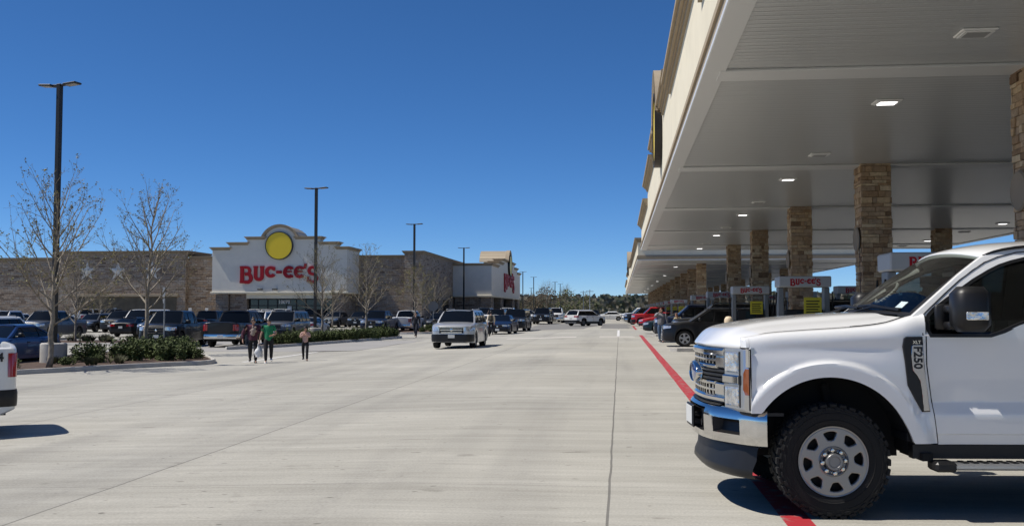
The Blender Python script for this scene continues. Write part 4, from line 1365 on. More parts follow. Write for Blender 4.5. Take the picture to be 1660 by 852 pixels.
    # roof front lip and rear lip
    for (xx, d) in ((g['a1'], 1), (g['c1'], -1)):
        P = []
        for k in range(9):
            u = -1+2*k/8; y = g['wt']*u*.98
            zt = g['zr']-.07*abs(u)**3-.002
            P.append([Vector((xx-.0*d, y, zt)), Vector((xx+.06*(1-u*u)*d+.02*d, y, zt-.02)), Vector((xx+.05*(1-u*u)*d+.03*d, y, zt-.05))])
        mb.grid(P)
    if g['c1']-g['c0'] < .9 and kind != 'sedan':   # panel below rear glass is the tailgate: already body
        pass
    return mb, plines, S
def v_glass(kind):
    """windshield, rear window and side windows as separate meshes"""
    sp = SPEC[kind]; g = sp['gh']; _, plines, S = v_body_parts[kind]
    out = []
    def pane(x0b, x0t, wy0, wy1, d, nm, z0=0.0, z1=1.0):
        mb = MB(); P = []
        for i in range(7):
            t = lerp(z0, z1, i/6); row = []
            for k in range(9):
                u = -1+2*k/8
                z = lerp(g['zb'], g['zr']-.05, t); y = u*(lerp(g['wb'], g['wt'], t)-.035)
                row.append(Vector((lerp(x0b, x0t, t) + d*.10*(1-u*u)*(1-.4*t), y, z)))
            P.append(row)
        mb.grid(P); return (nm, mb.mesh(nm, CARGLASS, smooth=180))
    out.append(pane(g['a0'], g['a1'], 0, 0, 1, 'windshield'))
    out.append(pane(g['c0'], g['c1'], 0, 0, -.5, 'rear_window', .06 if kind == 'sedan' else .12, .97))
    for sgn in (1, -1):
        for k in range(len(plines)-1):
            (b0, t0, w0), (b1, t1, w1) = plines[k], plines[k+1]
            x0b = b0-(w0*2 if k == 0 else w0)+.02; x0t = t0-(w0*1.6 if k == 0 else w0)+.02
            mb = MB(); P = []
            for i in range(5):
                t = lerp(.03, .92, i/4); P.append([S(x0b, x0t, t, sgn, -.012), S(lerp(x0b, b1, .5), lerp(x0t, t1, .5), t, sgn, -.008), S(b1-.01, t1-.01, t, sgn, -.012)])
            mb.grid(P)
            if kind == 'van' and k == 2: continue
            out.append(('side_window', mb.mesh('side_window', CARGLASS, smooth=180)))
    return out
def kind_flat(sp): return sp is not SPEC['explorer']
def lamp_patch(sp, end, dl, zlo, zhi, sgn, m, nm, off=.008, drop=0.0):
    mb = MB(); P = []
    for i in range(8):
        d = lerp(.004, dl, (i/7)**1.4); x = (sp['L']/2-d)*end; row = []
        for k in range(4):
            z = lerp(zlo+drop*(i/7), zhi, k/3)
            row.append(Vector((x+off*end*.9, sgn*(v_side(sp, x, z)+off), z)))
        P.append(row)
    # inner end across the flat face
    x = sp['L']/2*end; w0 = v_side(sp, x, (zlo+zhi)/2)
    for f in (((.85, .62) if kind_flat(sp) else (.97, .94)) if not (end < 0 and sp.get('bed')) else (.93, .86)):
        P.insert(0, [Vector((x+off*end*1.6, sgn*w0*f, lerp(zlo+.01, zhi-.005, k/3))) for k in range(4)])
    mb.grid(P); return (nm, mb.mesh(nm, m, smooth=60))
def wheel_meshes(r, style):
    key = ('wheel', round(r, 3), style)
    if key in MC: return MC[key]
    w = .115 if r < .38 else .13
    rim = r*.66
    mb = MB()
    mb.lathe([(rim*.98,-w*.9),(rim*1.05,-w),(r*.93,-w),(r*.985,-w*.75),(r,-w*.35),(r,w*.35),(r*.985,w*.75),(r*.93,w),(rim*1.05,w),(rim*.98,w*.9),(rim*.96,w*.3),(0,w*.3),], 36)
    tyre = mb.mesh('wheel', RUBBER, smooth=40)
    n = 5 if style != 'truck' else 6
    holes = []
    for k in range(n):
        a0 = 2*pi*k/n; da = pi/n*.62; hp = []
        for u, v in ((-1,.36),(-.5,.33),(.5,.33),(1,.36)): hp.append((rim*v*cos(a0+da*u*.8)*1.0, rim*v*sin(a0+da*u*.8)))
        for u in (1,.5,0,-.5,-1): hp.append((rim*.88*cos(a0+da*u), rim*.88*sin(a0+da*u)))
        holes.append(hp)
    outer = [(rim*cos(2*pi*k/48), rim*sin(2*pi*k/48)) for k in range(48)]
    face = curve_shape([outer]+holes, .014, .006, 1)
    mb = MB(); merge(mb, face, Matrix.Translation((0,0,w*.72)))
    mb.lathe([(rim*.17,w*.72+.022),(rim*.2,w*.72+.012)], 16); mb.lathe([(0,w*.72+.023),(rim*.17,w*.72+.022)], 16)
    rimm = mb.mesh('rim', ALLOYD if style == 'dark' else ALLOY, smooth=40)
    MC[key] = (tyre, rimm); return MC[key]
v_body_parts = {}
def v_proto(kind, style):
    """dict of shared meshes for a vehicle kind"""
    key = (kind, style)
    if key in MC: return MC[key]
    sp = SPEC[kind]; L, W = sp['L'], sp['W']
    mb, pl, S = v_body_parts[kind] = v_body(kind)
    body = mb.mesh('body', [BLACK, BLACK, BLACK], smooth=38)
    parts = [('windshield',)]; parts = v_glass(kind)
    hz = sp['head_z']; tz = sp['tail_z']
    for sgn in (1, -1):
        parts.append(lamp_patch(sp, 1, .34 if kind != 'explorer' else .50, hz[0], hz[1], sgn, HEADL, 'headlight', drop=.05))
        parts.append(lamp_patch(sp, -1, .26 if kind != 'pickup' else .13, tz[0], tz[1], sgn, REDLAMP, 'taillight'))
    # grille, lower intake, bumpers, plates
    fw = v_side(sp, L/2, hz[0])
    mb = MB(); gz0, gz1 = hz[0]-.10 if kind not in ('pickup','bigsuv') else hz[0]-.16, hz[1]-.02
    gw = .88 if kind == 'explorer' else .66
    mb.bbox(L/2-.05, L/2+.016, -fw*gw, fw*gw, gz0, gz1, .012)
    parts.append(('grille', mb.mesh('grille', BLACK)))
    bars = MB(); nb = 3 if kind in ('pickup','bigsuv','explorer') else 2
    for k in range(nb):
        z = lerp(gz0+.03, gz1-.03, k/(nb-1)); h_ = .030 if kind == 'explorer' else .014
        bars.bbox(L/2+.01, L/2+.028, -fw*(gw-.02-.10*(1-k/max(1,nb-1))*(kind == 'explorer')), fw*(gw-.02-.10*(1-k/max(1,nb-1))*(kind == 'explorer')), z-h_, z+h_, .006)
    mb2 = MB(); mb2.lathe([(0,.034),(.06,.03),(.07,.02)], 16, frame((L/2, 0, (gz0+gz1)/2), (0,1.35,0), (0,0,1)))
    parts.append(('badge', mb2.mesh('badge', CHROME, smooth=40)))
    parts.append(('grille_bar', bars.mesh('grille_bar', CHROME if style != 'dark' else BLACK)))
    zb = sp['gc']+.06
    def wrap(mb, end, z0, z1, dl, off):
        for s_ in (1,-1):
            P = []
            for i in range(7):
                d = lerp(.0, dl, (i/6)**1.5); x = (L/2-d)*end
                y0 = v_side(sp, x, z0)+off; y1 = v_side(sp, x, z1)+off
                P.append([Vector((x+off*end, s_*y0*.985, z0)), Vector((x+off*end*1.3, s_*y0, lerp(z0, z1, .3))), Vector((x+off*end*1.3, s_*y1, lerp(z0, z1, .8))), Vector((x+off*end*.7, s_*(y1-off*.8), z1))])
            P.insert(0, [Vector((p.x, 0, p.z)) for p in P[0]])
            mb.grid(P)
    mb = MB(); z1 = gz0-.05
    wrap(mb, 1, zb+.02, z1-.0, .42, .014); parts.append(('front_bumper', mb.mesh('front_bumper', CHROME if (kind == 'pickup' and style != 'dark') else BLACK, smooth=40)))
    mb = MB(); wrap(mb, -1, zb+.10, zb+.34, .34, .016); parts.append(('rear_bumper', mb.mesh('rear_bumper', CHROME if (kind == 'pickup' and style != 'dark') else BLACK, smooth=40)))
    mb = MB(); mb.bbox(L/2+.016, L/2+.03, -.155, .155, z1-.17, z1-.02, .004); parts.append(('licence_plate', mb.mesh('licence_plate', PLATE)))
    mb = MB(); zp = tz[0]-.06 if kind != 'pickup' else .58; mb.bbox(-L/2-.028, -L/2-.014, -.155, .155, zp-.08, zp+.07, .004); parts.append(('licence_plate', mb.mesh('licence_plate', PLATE)))
    # mirrors, handles, underbody
    g = sp['gh']
    for s_ in (1,-1):
        mb = MB(); k = 1.25 if kind in ('pickup','bigsuv','van') else 1.0
        x0 = g['a0']-.42
        ym, zm = s_*(W/2+.10), g['zb']+.10
        mb.bbox(x0-.07, x0+.07, ym-.10*k, ym+.10*k, zm-.07*k, zm+.09*k, .035)
        mb.tube([(x0, s_*(g['wb']+.0), g['zb']+.03), (x0, s_*(W/2+.03), zm-.03)], .028, 6)
        parts.append(('mirror', mb.mesh('mirror', [BLACK], smooth=50)))
    mb = MB()
    for s_ in (1,-1):
        for x in ((g['a0']-1.15, g['a0']-2.05) if kind != 'van' else (g['a0']-1.1,)):
            if x < g['c0']+.3: continue
            y = v_side(sp, x, g['zb']-.16); mb.bbox(x-.09, x+.09, s_*y-.022, s_*y+.022, g['zb']-.175, g['zb']-.145, .008)
    parts.append(('door_handle', mb.mesh('door_handle', CHROME if style != 'dark' else BLACK)))
    mb = MB()
    mb.box(-L/2+.12, L/2-.12, -W*.36, W*.36, sp['gc']+.02, min(b for a, b in sp['top'])-.08)
    xf = L/2-sp['fo']; xr = xf-sp['wb']; R = sp['r']+.055
    mb.box(xr+R+.02, xf-R-.02, -W*.465, W*.465, sp['gc']+.03, sp['gc']+.3)
    # door shut lines as thin dark strips
    parts.append(('underbody', mb.mesh('underbody', DARK)))
    mb = MB()
    for s_ in (1,-1):
        for x in ([g['a0']-.38] + [b for b, t in sp['pil'][:2]]):
            zlo = sp['gc']+.16; P = []
            inarch = min(abs(x-xf), abs(x-xr)) < R+.05
            if inarch: continue
            for i in range(7):
                z = lerp(zlo, g['zb']-.03, i/6); y = v_side(sp, x, z)+.0015; P.append([(x-.006, s_*y, z), (x+.006, s_*y, z)])
            mb.grid(P)
    if mb.v: parts.append(('door_gap', mb.mesh('door_gap', DARK)))
    if sp['rail']:
        mb = MB()
        for s_ in (1,-1):
            y = g['wt']*.86; mb.tube([(g['a1']-.15, s_*y, g['zr']-.03), (g['a1']-.25, s_*y, g['zr']+.03), (g['c1']+.3, s_*y, g['zr']+.03), (g['c1']+.18, s_*y, g['zr']-.03)], .018, 6)
        parts.append(('roof_rail', mb.mesh('roof_rail', BLACK if style == 'dark' else GREYM, smooth=60)))
    MC[key] = (body, parts); return MC[key]

def vehicle(kind, x, y, heading, col, label, cat, style='std', z=None, sc=1.0, steer=0, extras=None, group=None, trim=None):
    """heading in degrees: 0 = +x, 90 = +y"""
    body, parts = v_proto(kind, style); sp = SPEC[kind]
    x, y = D(x, y)
    r = empty({'sedan':'sedan','suv':'suv','explorer':'suv','bigsuv':'suv','pickup':'pickup_truck','van':'van'}[kind], (x, y, gz(x, y) if z is None else z), radians(heading), label, cat, group)
    o = link('body', body, r)
    for i, m_ in enumerate((col, BLACK if trim is None else trim, BLACK)):
        o.material_slots[i].link = 'OBJECT'; o.material_slots[i].material = m_
    for nm, me in parts: link(nm, me, r)
    ty, rm = wheel_meshes(sp['r'], 'truck' if kind in ('pickup','bigsuv') and style != 'dark' else style)
    xf = sp['L']/2-sp['fo']; xr = xf-sp['wb']; yo = sp['W']/2-.14
    for xx in (xf, xr):
        for s_ in (1,-1):
            wv = link('wheel', ty, r); wv.location = (xx, s_*yo, sp['r'])
            wv.rotation_euler = (-pi/2*s_, rnd.uniform(0,1), radians(steer) if xx == xf else 0)
            link('rim', rm, wv)
    if sc != 1.0: r.scale = (sc,)*3
    return r

C_ = dict(
 black=paint('black', (.006,.006,.007)), dgrey=paint('dark_grey', (.028,.029,.03), .3), grey=paint('grey', (.12,.122,.125), .5), silver=paint('silver', (.55,.55,.54), .55, .32),
 white=paint('white', (.78,.78,.76)), blue=paint('blue', (.012,.045,.16), .3), dblue=paint('dark_blue', (.008,.016,.045), .3), red=paint('red', (.42,.012,.018), .1), maroon=paint('maroon', (.07,.008,.014), .3),
 champ=paint('champagne', (.40,.37,.31), .5), lblue=paint('slate_blue', (.05,.07,.10), .4), teal=paint('dark_teal', (.012,.028,.03), .3), brown=paint('brown', (.05,.03,.02), .3), bright=paint('bright_blue', (.01,.06,.30), .2))
V = vehicle
# --- moving vehicles in the lane
EXPL = V('explorer', -7.62, 35.4, -91, C_['silver'], 'silver suv with chrome barred grille driving toward us in the open lane', 'suv')
V('sedan', -9.0, 57.2, -93, C_['dblue'], 'dark blue sedan following behind the silver suv in the lane', 'sedan', style='dark')
V('bigsuv', -8.9, 64.6, -92, C_['black'], 'black large suv directly behind the dark blue sedan', 'suv')
V('bigsuv', -9.1, 89, -92, C_['black'], 'black square fronted suv driving toward us in the middle of the far lane', 'suv', style='dark')
V('suv', -3.6, 79, 52, C_['white'], 'white compact suv turning across the lane, seen from behind', 'suv', style='dark')
V('suv', -3.6, 103, -88, C_['dgrey'], 'dark suv with pale roof coming toward us behind the white compact suv', 'suv')
V('suv', -9.2, 104, -90, C_['maroon'], 'dark maroon suv at the right of the far black suv', 'suv')
V('pickup', -8.2, 97, -90, C_['white'], 'white pickup half hidden behind the far black suv', 'pickup truck')
V('sedan', -1.6, 118, 184, C_['white'], 'white sedan crossing the far end of the lane sideways', 'sedan')
V('pickup', -10.6, 112, -90, C_['black'], 'black pickup in the far lane left of the maroon suv', 'pickup truck', style='dark')
# --- parked left of the lane
V('bigsuv', -12.6, 76.5, -90, C_['brown'], 'dark brown suv parked behind the silver suv at the store side', 'suv')
V('sedan', -12.0, 70.5, -60, C_['white'], 'white sedan partly hidden behind the silver suv', 'sedan')
V('pickup', -13.2, 88.0, -90, C_['white'], 'white pickup parked below the main entrance gable', 'pickup truck')
V('suv', -11.6, 92.0, -50, C_['white'], 'white suv parked right of the large black suv in the distance', 'suv')
V('suv', -14.5, 96.5, -90, C_['dgrey'], 'dark grey suv parked by the right end of the store', 'suv')
V('bigsuv', -16.4, 90, -90, C_['lblue'], 'slate blue suv by the main entrance pillars', 'suv')
V('sedan', -12.5, 125, -90, C_['maroon'], 'small maroon sedan parked beyond the store end', 'sedan')
V('bigsuv', -12.6, 118, -90, C_['black'], 'black suv parked beyond the store end', 'suv', style='dark')
V('suv', -15.2, 132, -90, C_['champ'], 'champagne suv parked beyond the store end', 'suv')
# first rows of the lot
V('sedan', -22.2, 24.3, -88, C_['blue'], 'blue sedan parked at the left behind the pole base', 'sedan', style='dark')
V('pickup', -24.2, 38.1, -86, C_['black'], 'black pickup facing us above the green shrubs', 'pickup truck', style='dark')
V('pickup', -21.0, 39.0, 92, C_['black'], 'black pickup with chrome rear bumper showing its tailgate', 'pickup truck')
V('suv', -28.5, 30.0, -90, C_['white'], 'white suv with dark windows behind the blue sedan', 'suv')
V('pickup', -38.8, 46.5, -90, C_['grey'], 'grey pickup parked sideways between the two left trees', 'pickup truck', style='dark')
V('sedan', -36.2, 51.8, 90, C_['black'], 'black sedan beside the grey pickup', 'sedan', style='dark')
V('suv', -33.6, 51.0, -88, C_['lblue'], 'slate blue suv facing us between the van and the second tree', 'suv')
V('van', -40.6, 59.5, -90, C_['white'], 'white van with blue side graphic in the left rows', 'van')
V('sedan', -28.0, 43.2, -88, C_['bright'], 'bright blue sedan behind the second tree trunk', 'sedan')
V('pickup', -47.2, 52, -90, C_['silver'], 'silver pickup at the far left behind the first tree', 'pickup truck')
V('bigsuv', -25.2, 49.5, -90, C_['white'], 'white topped suv behind the black tailgate pickup', 'suv')
V('bigsuv', -22.2, 47.5, -88, C_['grey'], 'grey suv with bright hood behind the walking couple', 'suv')
V('pickup', -20.6, 62.5, -92, C_['dblue'], 'dark blue pickup facing us behind the second light pole', 'pickup truck', style='dark')
V('pickup', -19.3, 66.5, 90, C_['white'], 'white pickup showing its tailgate right of the second island', 'pickup truck')
V('suv', -17.0, 69.5, -90, C_['dgrey'], 'dark suv facing us beside the white tailgate pickup', 'suv')
V('pickup', -15.2, 70.5, -78, C_['black'], 'black pickup behind the third island tree', 'pickup truck', style='dark')
V('pickup', -12.8, 64.0, -85, C_['black'], 'black pickup between the third island and the silver suv', 'pickup truck', style='dark')
cols = ['black','dgrey','white','silver','dblue','grey','black','white','lblue','maroon','dgrey','black']
words = {'black':'black','dgrey':'dark grey','white':'white','silver':'silver','dblue':'dark blue','grey':'grey','lblue':'slate blue','maroon':'maroon'}
x = -24.0
kinds = ['suv','pickup','sedan','bigsuv','suv','sedan','pickup','suv']
i = 0
for row_y, xa, xb in ((76.5, -62, -24.5), (62, -74, -44.5), (56, -33, -24.0)):
    x = xb
    while x > xa:
        k = kinds[(i*5+2) % 8]; c = cols[(i*7+3) % 12]
        where = {76.5:'in the row nearest the store', 62:'in the left middle row', 56:'in the entrance row'}[row_y]
        nx = int((xb-x)/2.9)
        V(k, x, row_y+rnd.uniform(-.3,.3), -90 if i % 3 else 90, C_[c], '%s %s %s, %s from its right end' % (words[c], {'suv':'suv','bigsuv':'large suv','sedan':'sedan','pickup':'pickup'}[k], where, ['first','second','third','fourth','fifth','sixth','seventh','eighth','ninth','tenth','eleventh','twelfth','thirteenth','fourteenth'][nx]), {'suv':'suv','bigsuv':'suv','sedan':'sedan','pickup':'pickup truck'}[k], style='dark' if i % 2 else 'std')
        i += 1; x -= 2.9
# left foreground pickup, only its rear corner in view
def left_pickup():
    r = V('pickup', -11.5, 8.7, 217, C_['white'], 'white pickup at the left edge showing only its rear corner with red taillight', 'pickup truck', z=-.24, style='dark')
    t = text_shape('4X4', .17, .003, bold=.006); t.materials.append(BLACK)
    o = link('decal', t, r); y = v_side(SPEC['pickup'], -2.45, 1.16)
    o.matrix_local = Matrix.Translation((-2.62, y+.006, 1.16)) @ Matrix.Rotation(pi, 4, 'Z') @ Matrix.Rotation(pi/2, 4, 'X')
left_pickup()
# --- under the canopies
V('suv', 4.25, 34.2, 180, C_['black'], 'black crossover suv with silver five spoke wheels nosing out under the canopy', 'suv')
V('bigsuv', 5.15, 37.0, 180, C_['black'], 'large black suv behind the black crossover at the pumps', 'suv')
V('bigsuv', 4.6, 44.0, 180, C_['dblue'], 'dark blue suv with pale mirror behind the walking woman', 'suv')
V('sedan', 4.0, 52.5, 180, C_['teal'], 'dark teal sedan between the dark blue suv and the red sedan', 'sedan', style='dark')
V('sedan', 4.1, 68.5, 180, C_['red'], 'red sedan at the pumps of the far canopy, nearest the gap', 'sedan')
V('pickup', 4.1, 77.6, 180, C_['red'], 'red pickup at the far canopy beyond the red sedan', 'pickup truck', style='dark')
V('pickup', 3.4, 86.5, 180, C_['dgrey'], 'dark pickup with chrome front at the far canopy beyond the red pickup', 'pickup truck')
V('pickup', 3.2, 96.0, 180, C_['white'], 'white pickup at the far canopy beyond the dark chrome pickup', 'pickup truck')
V('sedan', 4.2, 104.5, 180, C_['silver'], 'silver sedan at the far canopy pumps', 'sedan')
V('bigsuv', 4.4, 113, 180, C_['black'], 'black suv at the far canopy pumps, last visible', 'suv', style='dark')
V('bigsuv', 7.5, 26.4, 180, C_['black'], 'black suv parked behind the second pump island column', 'suv', style='dark')
ASUV = V('suv', 5.9, 17.4, 180, C_['black'], 'black suv with a whip antenna just beyond the white pickup hood', 'suv', style='dark')
V('bigsuv', 12.4, 26.8, 180, C_['black'], 'black suv in the back pump row', 'suv', style='dark')
V('van', 18.5, 43, 180, C_['dgrey'], 'dark van beyond the back of the near canopy', 'van', style='dark', sc=1.25)
V('van', 25.0, 45, 180, C_['dgrey'], 'second dark van beyond the back of the near canopy, farther right', 'van', style='dark', sc=1.3)
mb = MB(); mb.tube([(.78,.55,1.55),(.78,.55,1.72)], .028, 8); mb.tube([(.78,.55,1.7),(.78,.55,3.2)], [.009,.005], 5)
mb.build('antenna', BLACK, ASUV)
V('suv', 9.6, 18.2, 180, C_['dblue'], 'dark blue suv farther back in the lane beyond the white pickup', 'suv', style='dark')
V('sedan', 6.4, 23.3, 180, C_['black'], 'black sedan with low roof beside the second pump island', 'sedan', style='dark')
# ================================================================== WHITE HEAVY PICKUP IN THE FOREGROUND
# local frame: +x rearward, -y driver side (towards the lane), origin on the ground under the front axle
TW = mat('paint_truck_white', (.83,.83,.82), .32, coat=1.0)
TGLASS = glass('truck_window_glass', (.74,.80,.78))
TGLASSD = glass('truck_side_glass', (.30,.33,.33))
TRIM = mat('interior_dark', (.02,.021,.024), .7)
LINER = mat('interior_grey', (.30,.295,.28), .8)
DASH = mat('dashboard_blue_black', (.010,.014,.022), .6)
BLUE_BADGE = mat('blue_badge_enamel', (.01,.05,.22), .15, coat=1)
SATIN = mat('satin_silver_trim', (.52,.53,.54), .28, metal=.8)
LAMPG = mat('clear_lamp_glass', (.70,.72,.74), .06, metal=.75, coat=1, var=.45, scale=14, bump=.5, bscale=18)
TX, TY, TR = 1.54, 9.087, radians(4.6)
truck = empty('pickup_truck', (TX, TY, 0), TR, 'large white pickup in the right foreground with chrome front bumper and black towing mirror', 'pickup truck')
def tp(mb, nm, m, parent=None, smooth=None, fixn=True):
    return mb.build(nm, m, parent or truck, smooth, fixn)

AX, AZ, AR = -.02, .455, .625
RX = 4.06
ZS = [(-.80,1.355),(-.62,1.385),(-.41,1.416),(.245,1.462),(.45,1.490),(.60,1.535),(.70,1.558),(.80,1.562)]
def t_zs(x): return sinterp(ZS, x)
def t_arch(x, xc):
    d = abs(x-xc); return AZ + sqrt(AR*AR-d*d) if d < AR else -1
def t_side(x, z, top=None):
    """outer half width of the body side"""
    y = 1.0
    if x < .0: y -= .018*((.0-x)/.62)**2
    if x > 4.7: y -= .05*((x-4.7)/.7)**2
    # lower sculpting of the doors
    k = ss(.55, .95, x)*(1-ss(3.2, 3.5, x))
    y -= .004 + k*interp([(.56,.026),(.64,.012),(.648,.004),(.785,.0),(.80,.003),(.88,.036),(.892,.038),(1.12,.024),(1.35,.016)], z)
    y += .006*cos((z-1.08)*3.2)
    y -= .014*math.exp(-((z-1.29)/.07)**2)*(1-ss(.2, .7, x))
    for xc in (AX, RX+AX):
        r = sqrt((x-xc)**2 + (z-AZ)**2)
        if r < 1.0: y += .030*ss(.752, .728, r) + .006*ss(.95, .75, r)
    if top is not None:
        u = (z-(top-.115))/.115
        if u > 0: y -= .075*(1-sqrt(max(0, 1-min(1, u)**2)))
    return y
def side_grid(x0, x1, zb_fn, zt_fn, sgn, nx, nz, toppts=False, round_top=False, xbrk=None):
    mb = MB(); P = []
    for i in range(nx+1):
        x = lerp(x0, x1, i/nx) if xbrk is None else None
        zb, zt = zb_fn(x), zt_fn(x); row = []
        for j in range(nz+1):
            t = j/nz
            if round_top: t = 1-(1-t)**1.5
            z = lerp(zb, zt, t)
            row.append(Vector((x, sgn*t_side(x, z, zt if round_top else None), z)))
        row.insert(0, Vector((x, sgn*(row[0].y*sgn-.03), zb+.004)))
        if toppts:
            row.append(Vector((x, sgn*.885, zt+.006)))
        P.append(row)
    mb.grid(P); return mb
for sgn in (-1, 1):
    # front fender
    zb = lambda x: 1.302 if x < -.621 else max(.575 if x > .3 else .80, t_arch(x, AX))
    mb = MB()
    xs_ = sorted({-.676, -.66, -.645, -.63, -.622, -.62, -.61, -.59, -.56, -.53, .585, .605, .60, .64, .68, .715, .745} | {AX-AR*cos(pi*k/44) for k in range(1, 44)})
    xs_ = [x for x in xs_ if -.68 <= x <= .745]
    P = []
    for x in xs_:
        b_, t_ = zb(x), t_zs(x); row = []
        dx = 0
        for j in range(31):
            t = 1-(1-j/30)**1.5; z = lerp(b_, t_, t)
            # rear edge follows the slanted door gap
            xx = x + (ss(.5, .745, x)*lerp(.055, -.02, min(1, (z-.57)/.6)) if z < 1.6 else 0)
            yy = t_side(x, z, t_ if x < .72 else t_+.02)
            if x < -.621: yy = min(yy, interp([(-.676,.90),(-.645,.955),(-.62,.985)], x)+.009)
            row.append(Vector((xx, sgn*yy, z)))
        row.insert(0, row[0] + Vector((0, -sgn*.035, .004)))
        row.append(Vector((x, sgn*.885, t_+.004)))
        P.append(row)
    mb.grid(P); mb.add(P[0] + [Vector((P[0][0].x, sgn*.86, 1.302)), ], [tuple(range(len(P[0])+1))]); tp(mb, 'fender', TW, smooth=50)
    # doors (front and rear)
    for (xa, xb) in ((.752, 2.245), (2.255, 3.40)):
        mb = MB(); P = []
        for i in range(31):
            u = i/30; row = []
            for z in [.566,.57,.60,.638,.648,.66,.70,.75,.79,.80,.81,.825,.85,.872,.882,.89,.90,.92] + [.95+.65*q/24 for q in range(25)]:
                x = lerp(xa, xb, u)
                if xa < 1: x += (1-u)**3*lerp(.055, -.018, min(1, (z-.57)/.6))
                zz = min(z, 1.40 if xa < 1 and x < 1.23 else (1.40+.10*ss(1.23, 1.55, x) if xa < 1 else 1.50))
                row.append(Vector((x, sgn*t_side(x, zz), zz)))
            row.insert(0, row[0] + Vector((0, -sgn*.03, 0)))
            P.append(row)
        mb.grid(P)
        d = tp(mb, 'door', TW, smooth=20)
        if True:
            h = MB(); xh = xb-.16; h.bbox(xh-.13, xh+.13, sgn*1.035-.014, sgn*1.035+.014, 1.235, 1.275, .012)
            h.box(xh-.11, xh-.08, min(sgn*.98, sgn*1.03), max(sgn*.98, sgn*1.03), 1.24, 1.27); h.box(xh+.08, xh+.11, min(sgn*.98, sgn*1.03), max(sgn*.98, sgn*1.03), 1.24, 1.27)
            h.build('door_handle', CHROME, d)
    # rear of cab and pickup bed side
    mb = MB(); P = []
    for x in sorted({3.41, 3.45, 3.5, 3.54, 5.2, 5.3, 5.36, 5.38, 5.40} | {3.55+.08*k for k in range(22)} | {RX+AX-AR*cos(pi*k/36) for k in range(1, 36)}):
        b_ = max(.60, t_arch(x, RX+AX)); row = []
        for j in range(25):
            z = lerp(b_, 1.50, j/24); row.append(Vector((x, sgn*t_side(x, z), z)))
        row.insert(0, row[0] + Vector((0, -sgn*.035, 0)))
        row += [Vector((x, sgn*.95, 1.515)), Vector((x, sgn*.90, 1.515)), Vector((x, sgn*.89, 1.50)), Vector((x, sgn*.89, .98))]
        P.append(row)
    mb.grid(P); tp(mb, 'bed_side', TW, smooth=40)
mb = MB(); mb.box(3.56, 5.33, -.89, .89, .94, .98); tp(mb, 'bed_floor', BLACK)
mb = MB(); mb.bbox(5.34, 5.40, -.90, .90, .72, 1.50, .02); tg = tp(mb, 'tailgate', TW)
mb = MB(); mb.bbox(5.36, 5.56, -.98, .98, .58, .74, .03); tp(mb, 'rear_bumper', CHROME)
for s_ in (-1, 1):
    mb = MB(); mb.bbox(5.30, 5.415, min(s_*.90, s_*.985), max(s_*.90, s_*.985), .98, 1.42, .02); tp(mb, 'taillight', REDLAMP)

# ---- hood
HC = [(-.87,1.335),(-.82,1.375),(-.75,1.432),(-.67,1.458),(-.48,1.497),(-.20,1.533),(.235,1.568),(.62,1.582)]
LE = [(0,-.866),(.3,-.850),(.6,-.782),(.75,-.735),(.885,-.678)]
def hood_z(x, y):
    a = abs(y); zs, zc = t_zs(x)+.004, sinterp(HC, x)
    f = sinterp([(0,1),(.3,.975),(.5,.90),(.575,.80),(.64,.60),(.76,.36),(.885,.03)], a)
    return zs + (zc-zs)*f
mb = MB(); P = []
for i in range(41):
    y = lerp(-.883, .883, i/40); x0 = sinterp(LE, abs(y)); x1 = lerp(.44, .59, (abs(y)/.883)**2); row = []
    zle = 1.312 - .012*(abs(y)/.883)
    row.append(Vector((x0+.05, y, zle-.035)))
    row.append(Vector((x0+.008, y, zle-.012)))
    for j in range(33):
        v = (j/32)**1.7; x = lerp(x0, x1, v)
        q = min(1, (x-x0)/.20); e = (1-(1-q)**2.3)**(1/2.3)
        row.append(Vector((x, y, lerp(zle, hood_z(x, y), e))))
    row.append(Vector((x1+.004, y, row[-1].z-.03)))
    P.append(row)
mb.grid(P); hood = tp(mb, 'hood', TW, smooth=50)
mb = MB()   # shut lines
for s_ in (-1, 1):
    pts = []
    for k in range(26):
        x = lerp(.18, .60, k/25); pts.append((x, s_*.884, t_zs(x)+.0075))
    mb.tube(pts, .0045, 5)
    mb.tube([(lerp(.70, .79, k/8)*1.0 if False else .748+.055*(1-min(1,(z-.57)/.6)) - .019*min(1,(z-.57)/.6), s_*(t_side(.75, z)-.006), z) for k, z in enumerate([.57,.65,.75,.85,.95,1.05,1.15,1.25,1.35,1.45,1.55])], .006, 5)
tp(mb, 'panel_gap', DARK)
# scuttle below the windshield
mb = MB(); P = []
for k in range(13):
    y = lerp(-.88, .88, k/12); x1 = lerp(.44, .59, (abs(y)/.883)**2)
    P.append([Vector((x1-.02, y, 1.53)), Vector((x1+.01, y, hood_z(x1, y)-.022)), Vector((x1+.12, y, hood_z(x1, y)-.012))])
mb.grid(P); tp(mb, 'cowl', BLACK, smooth=50)

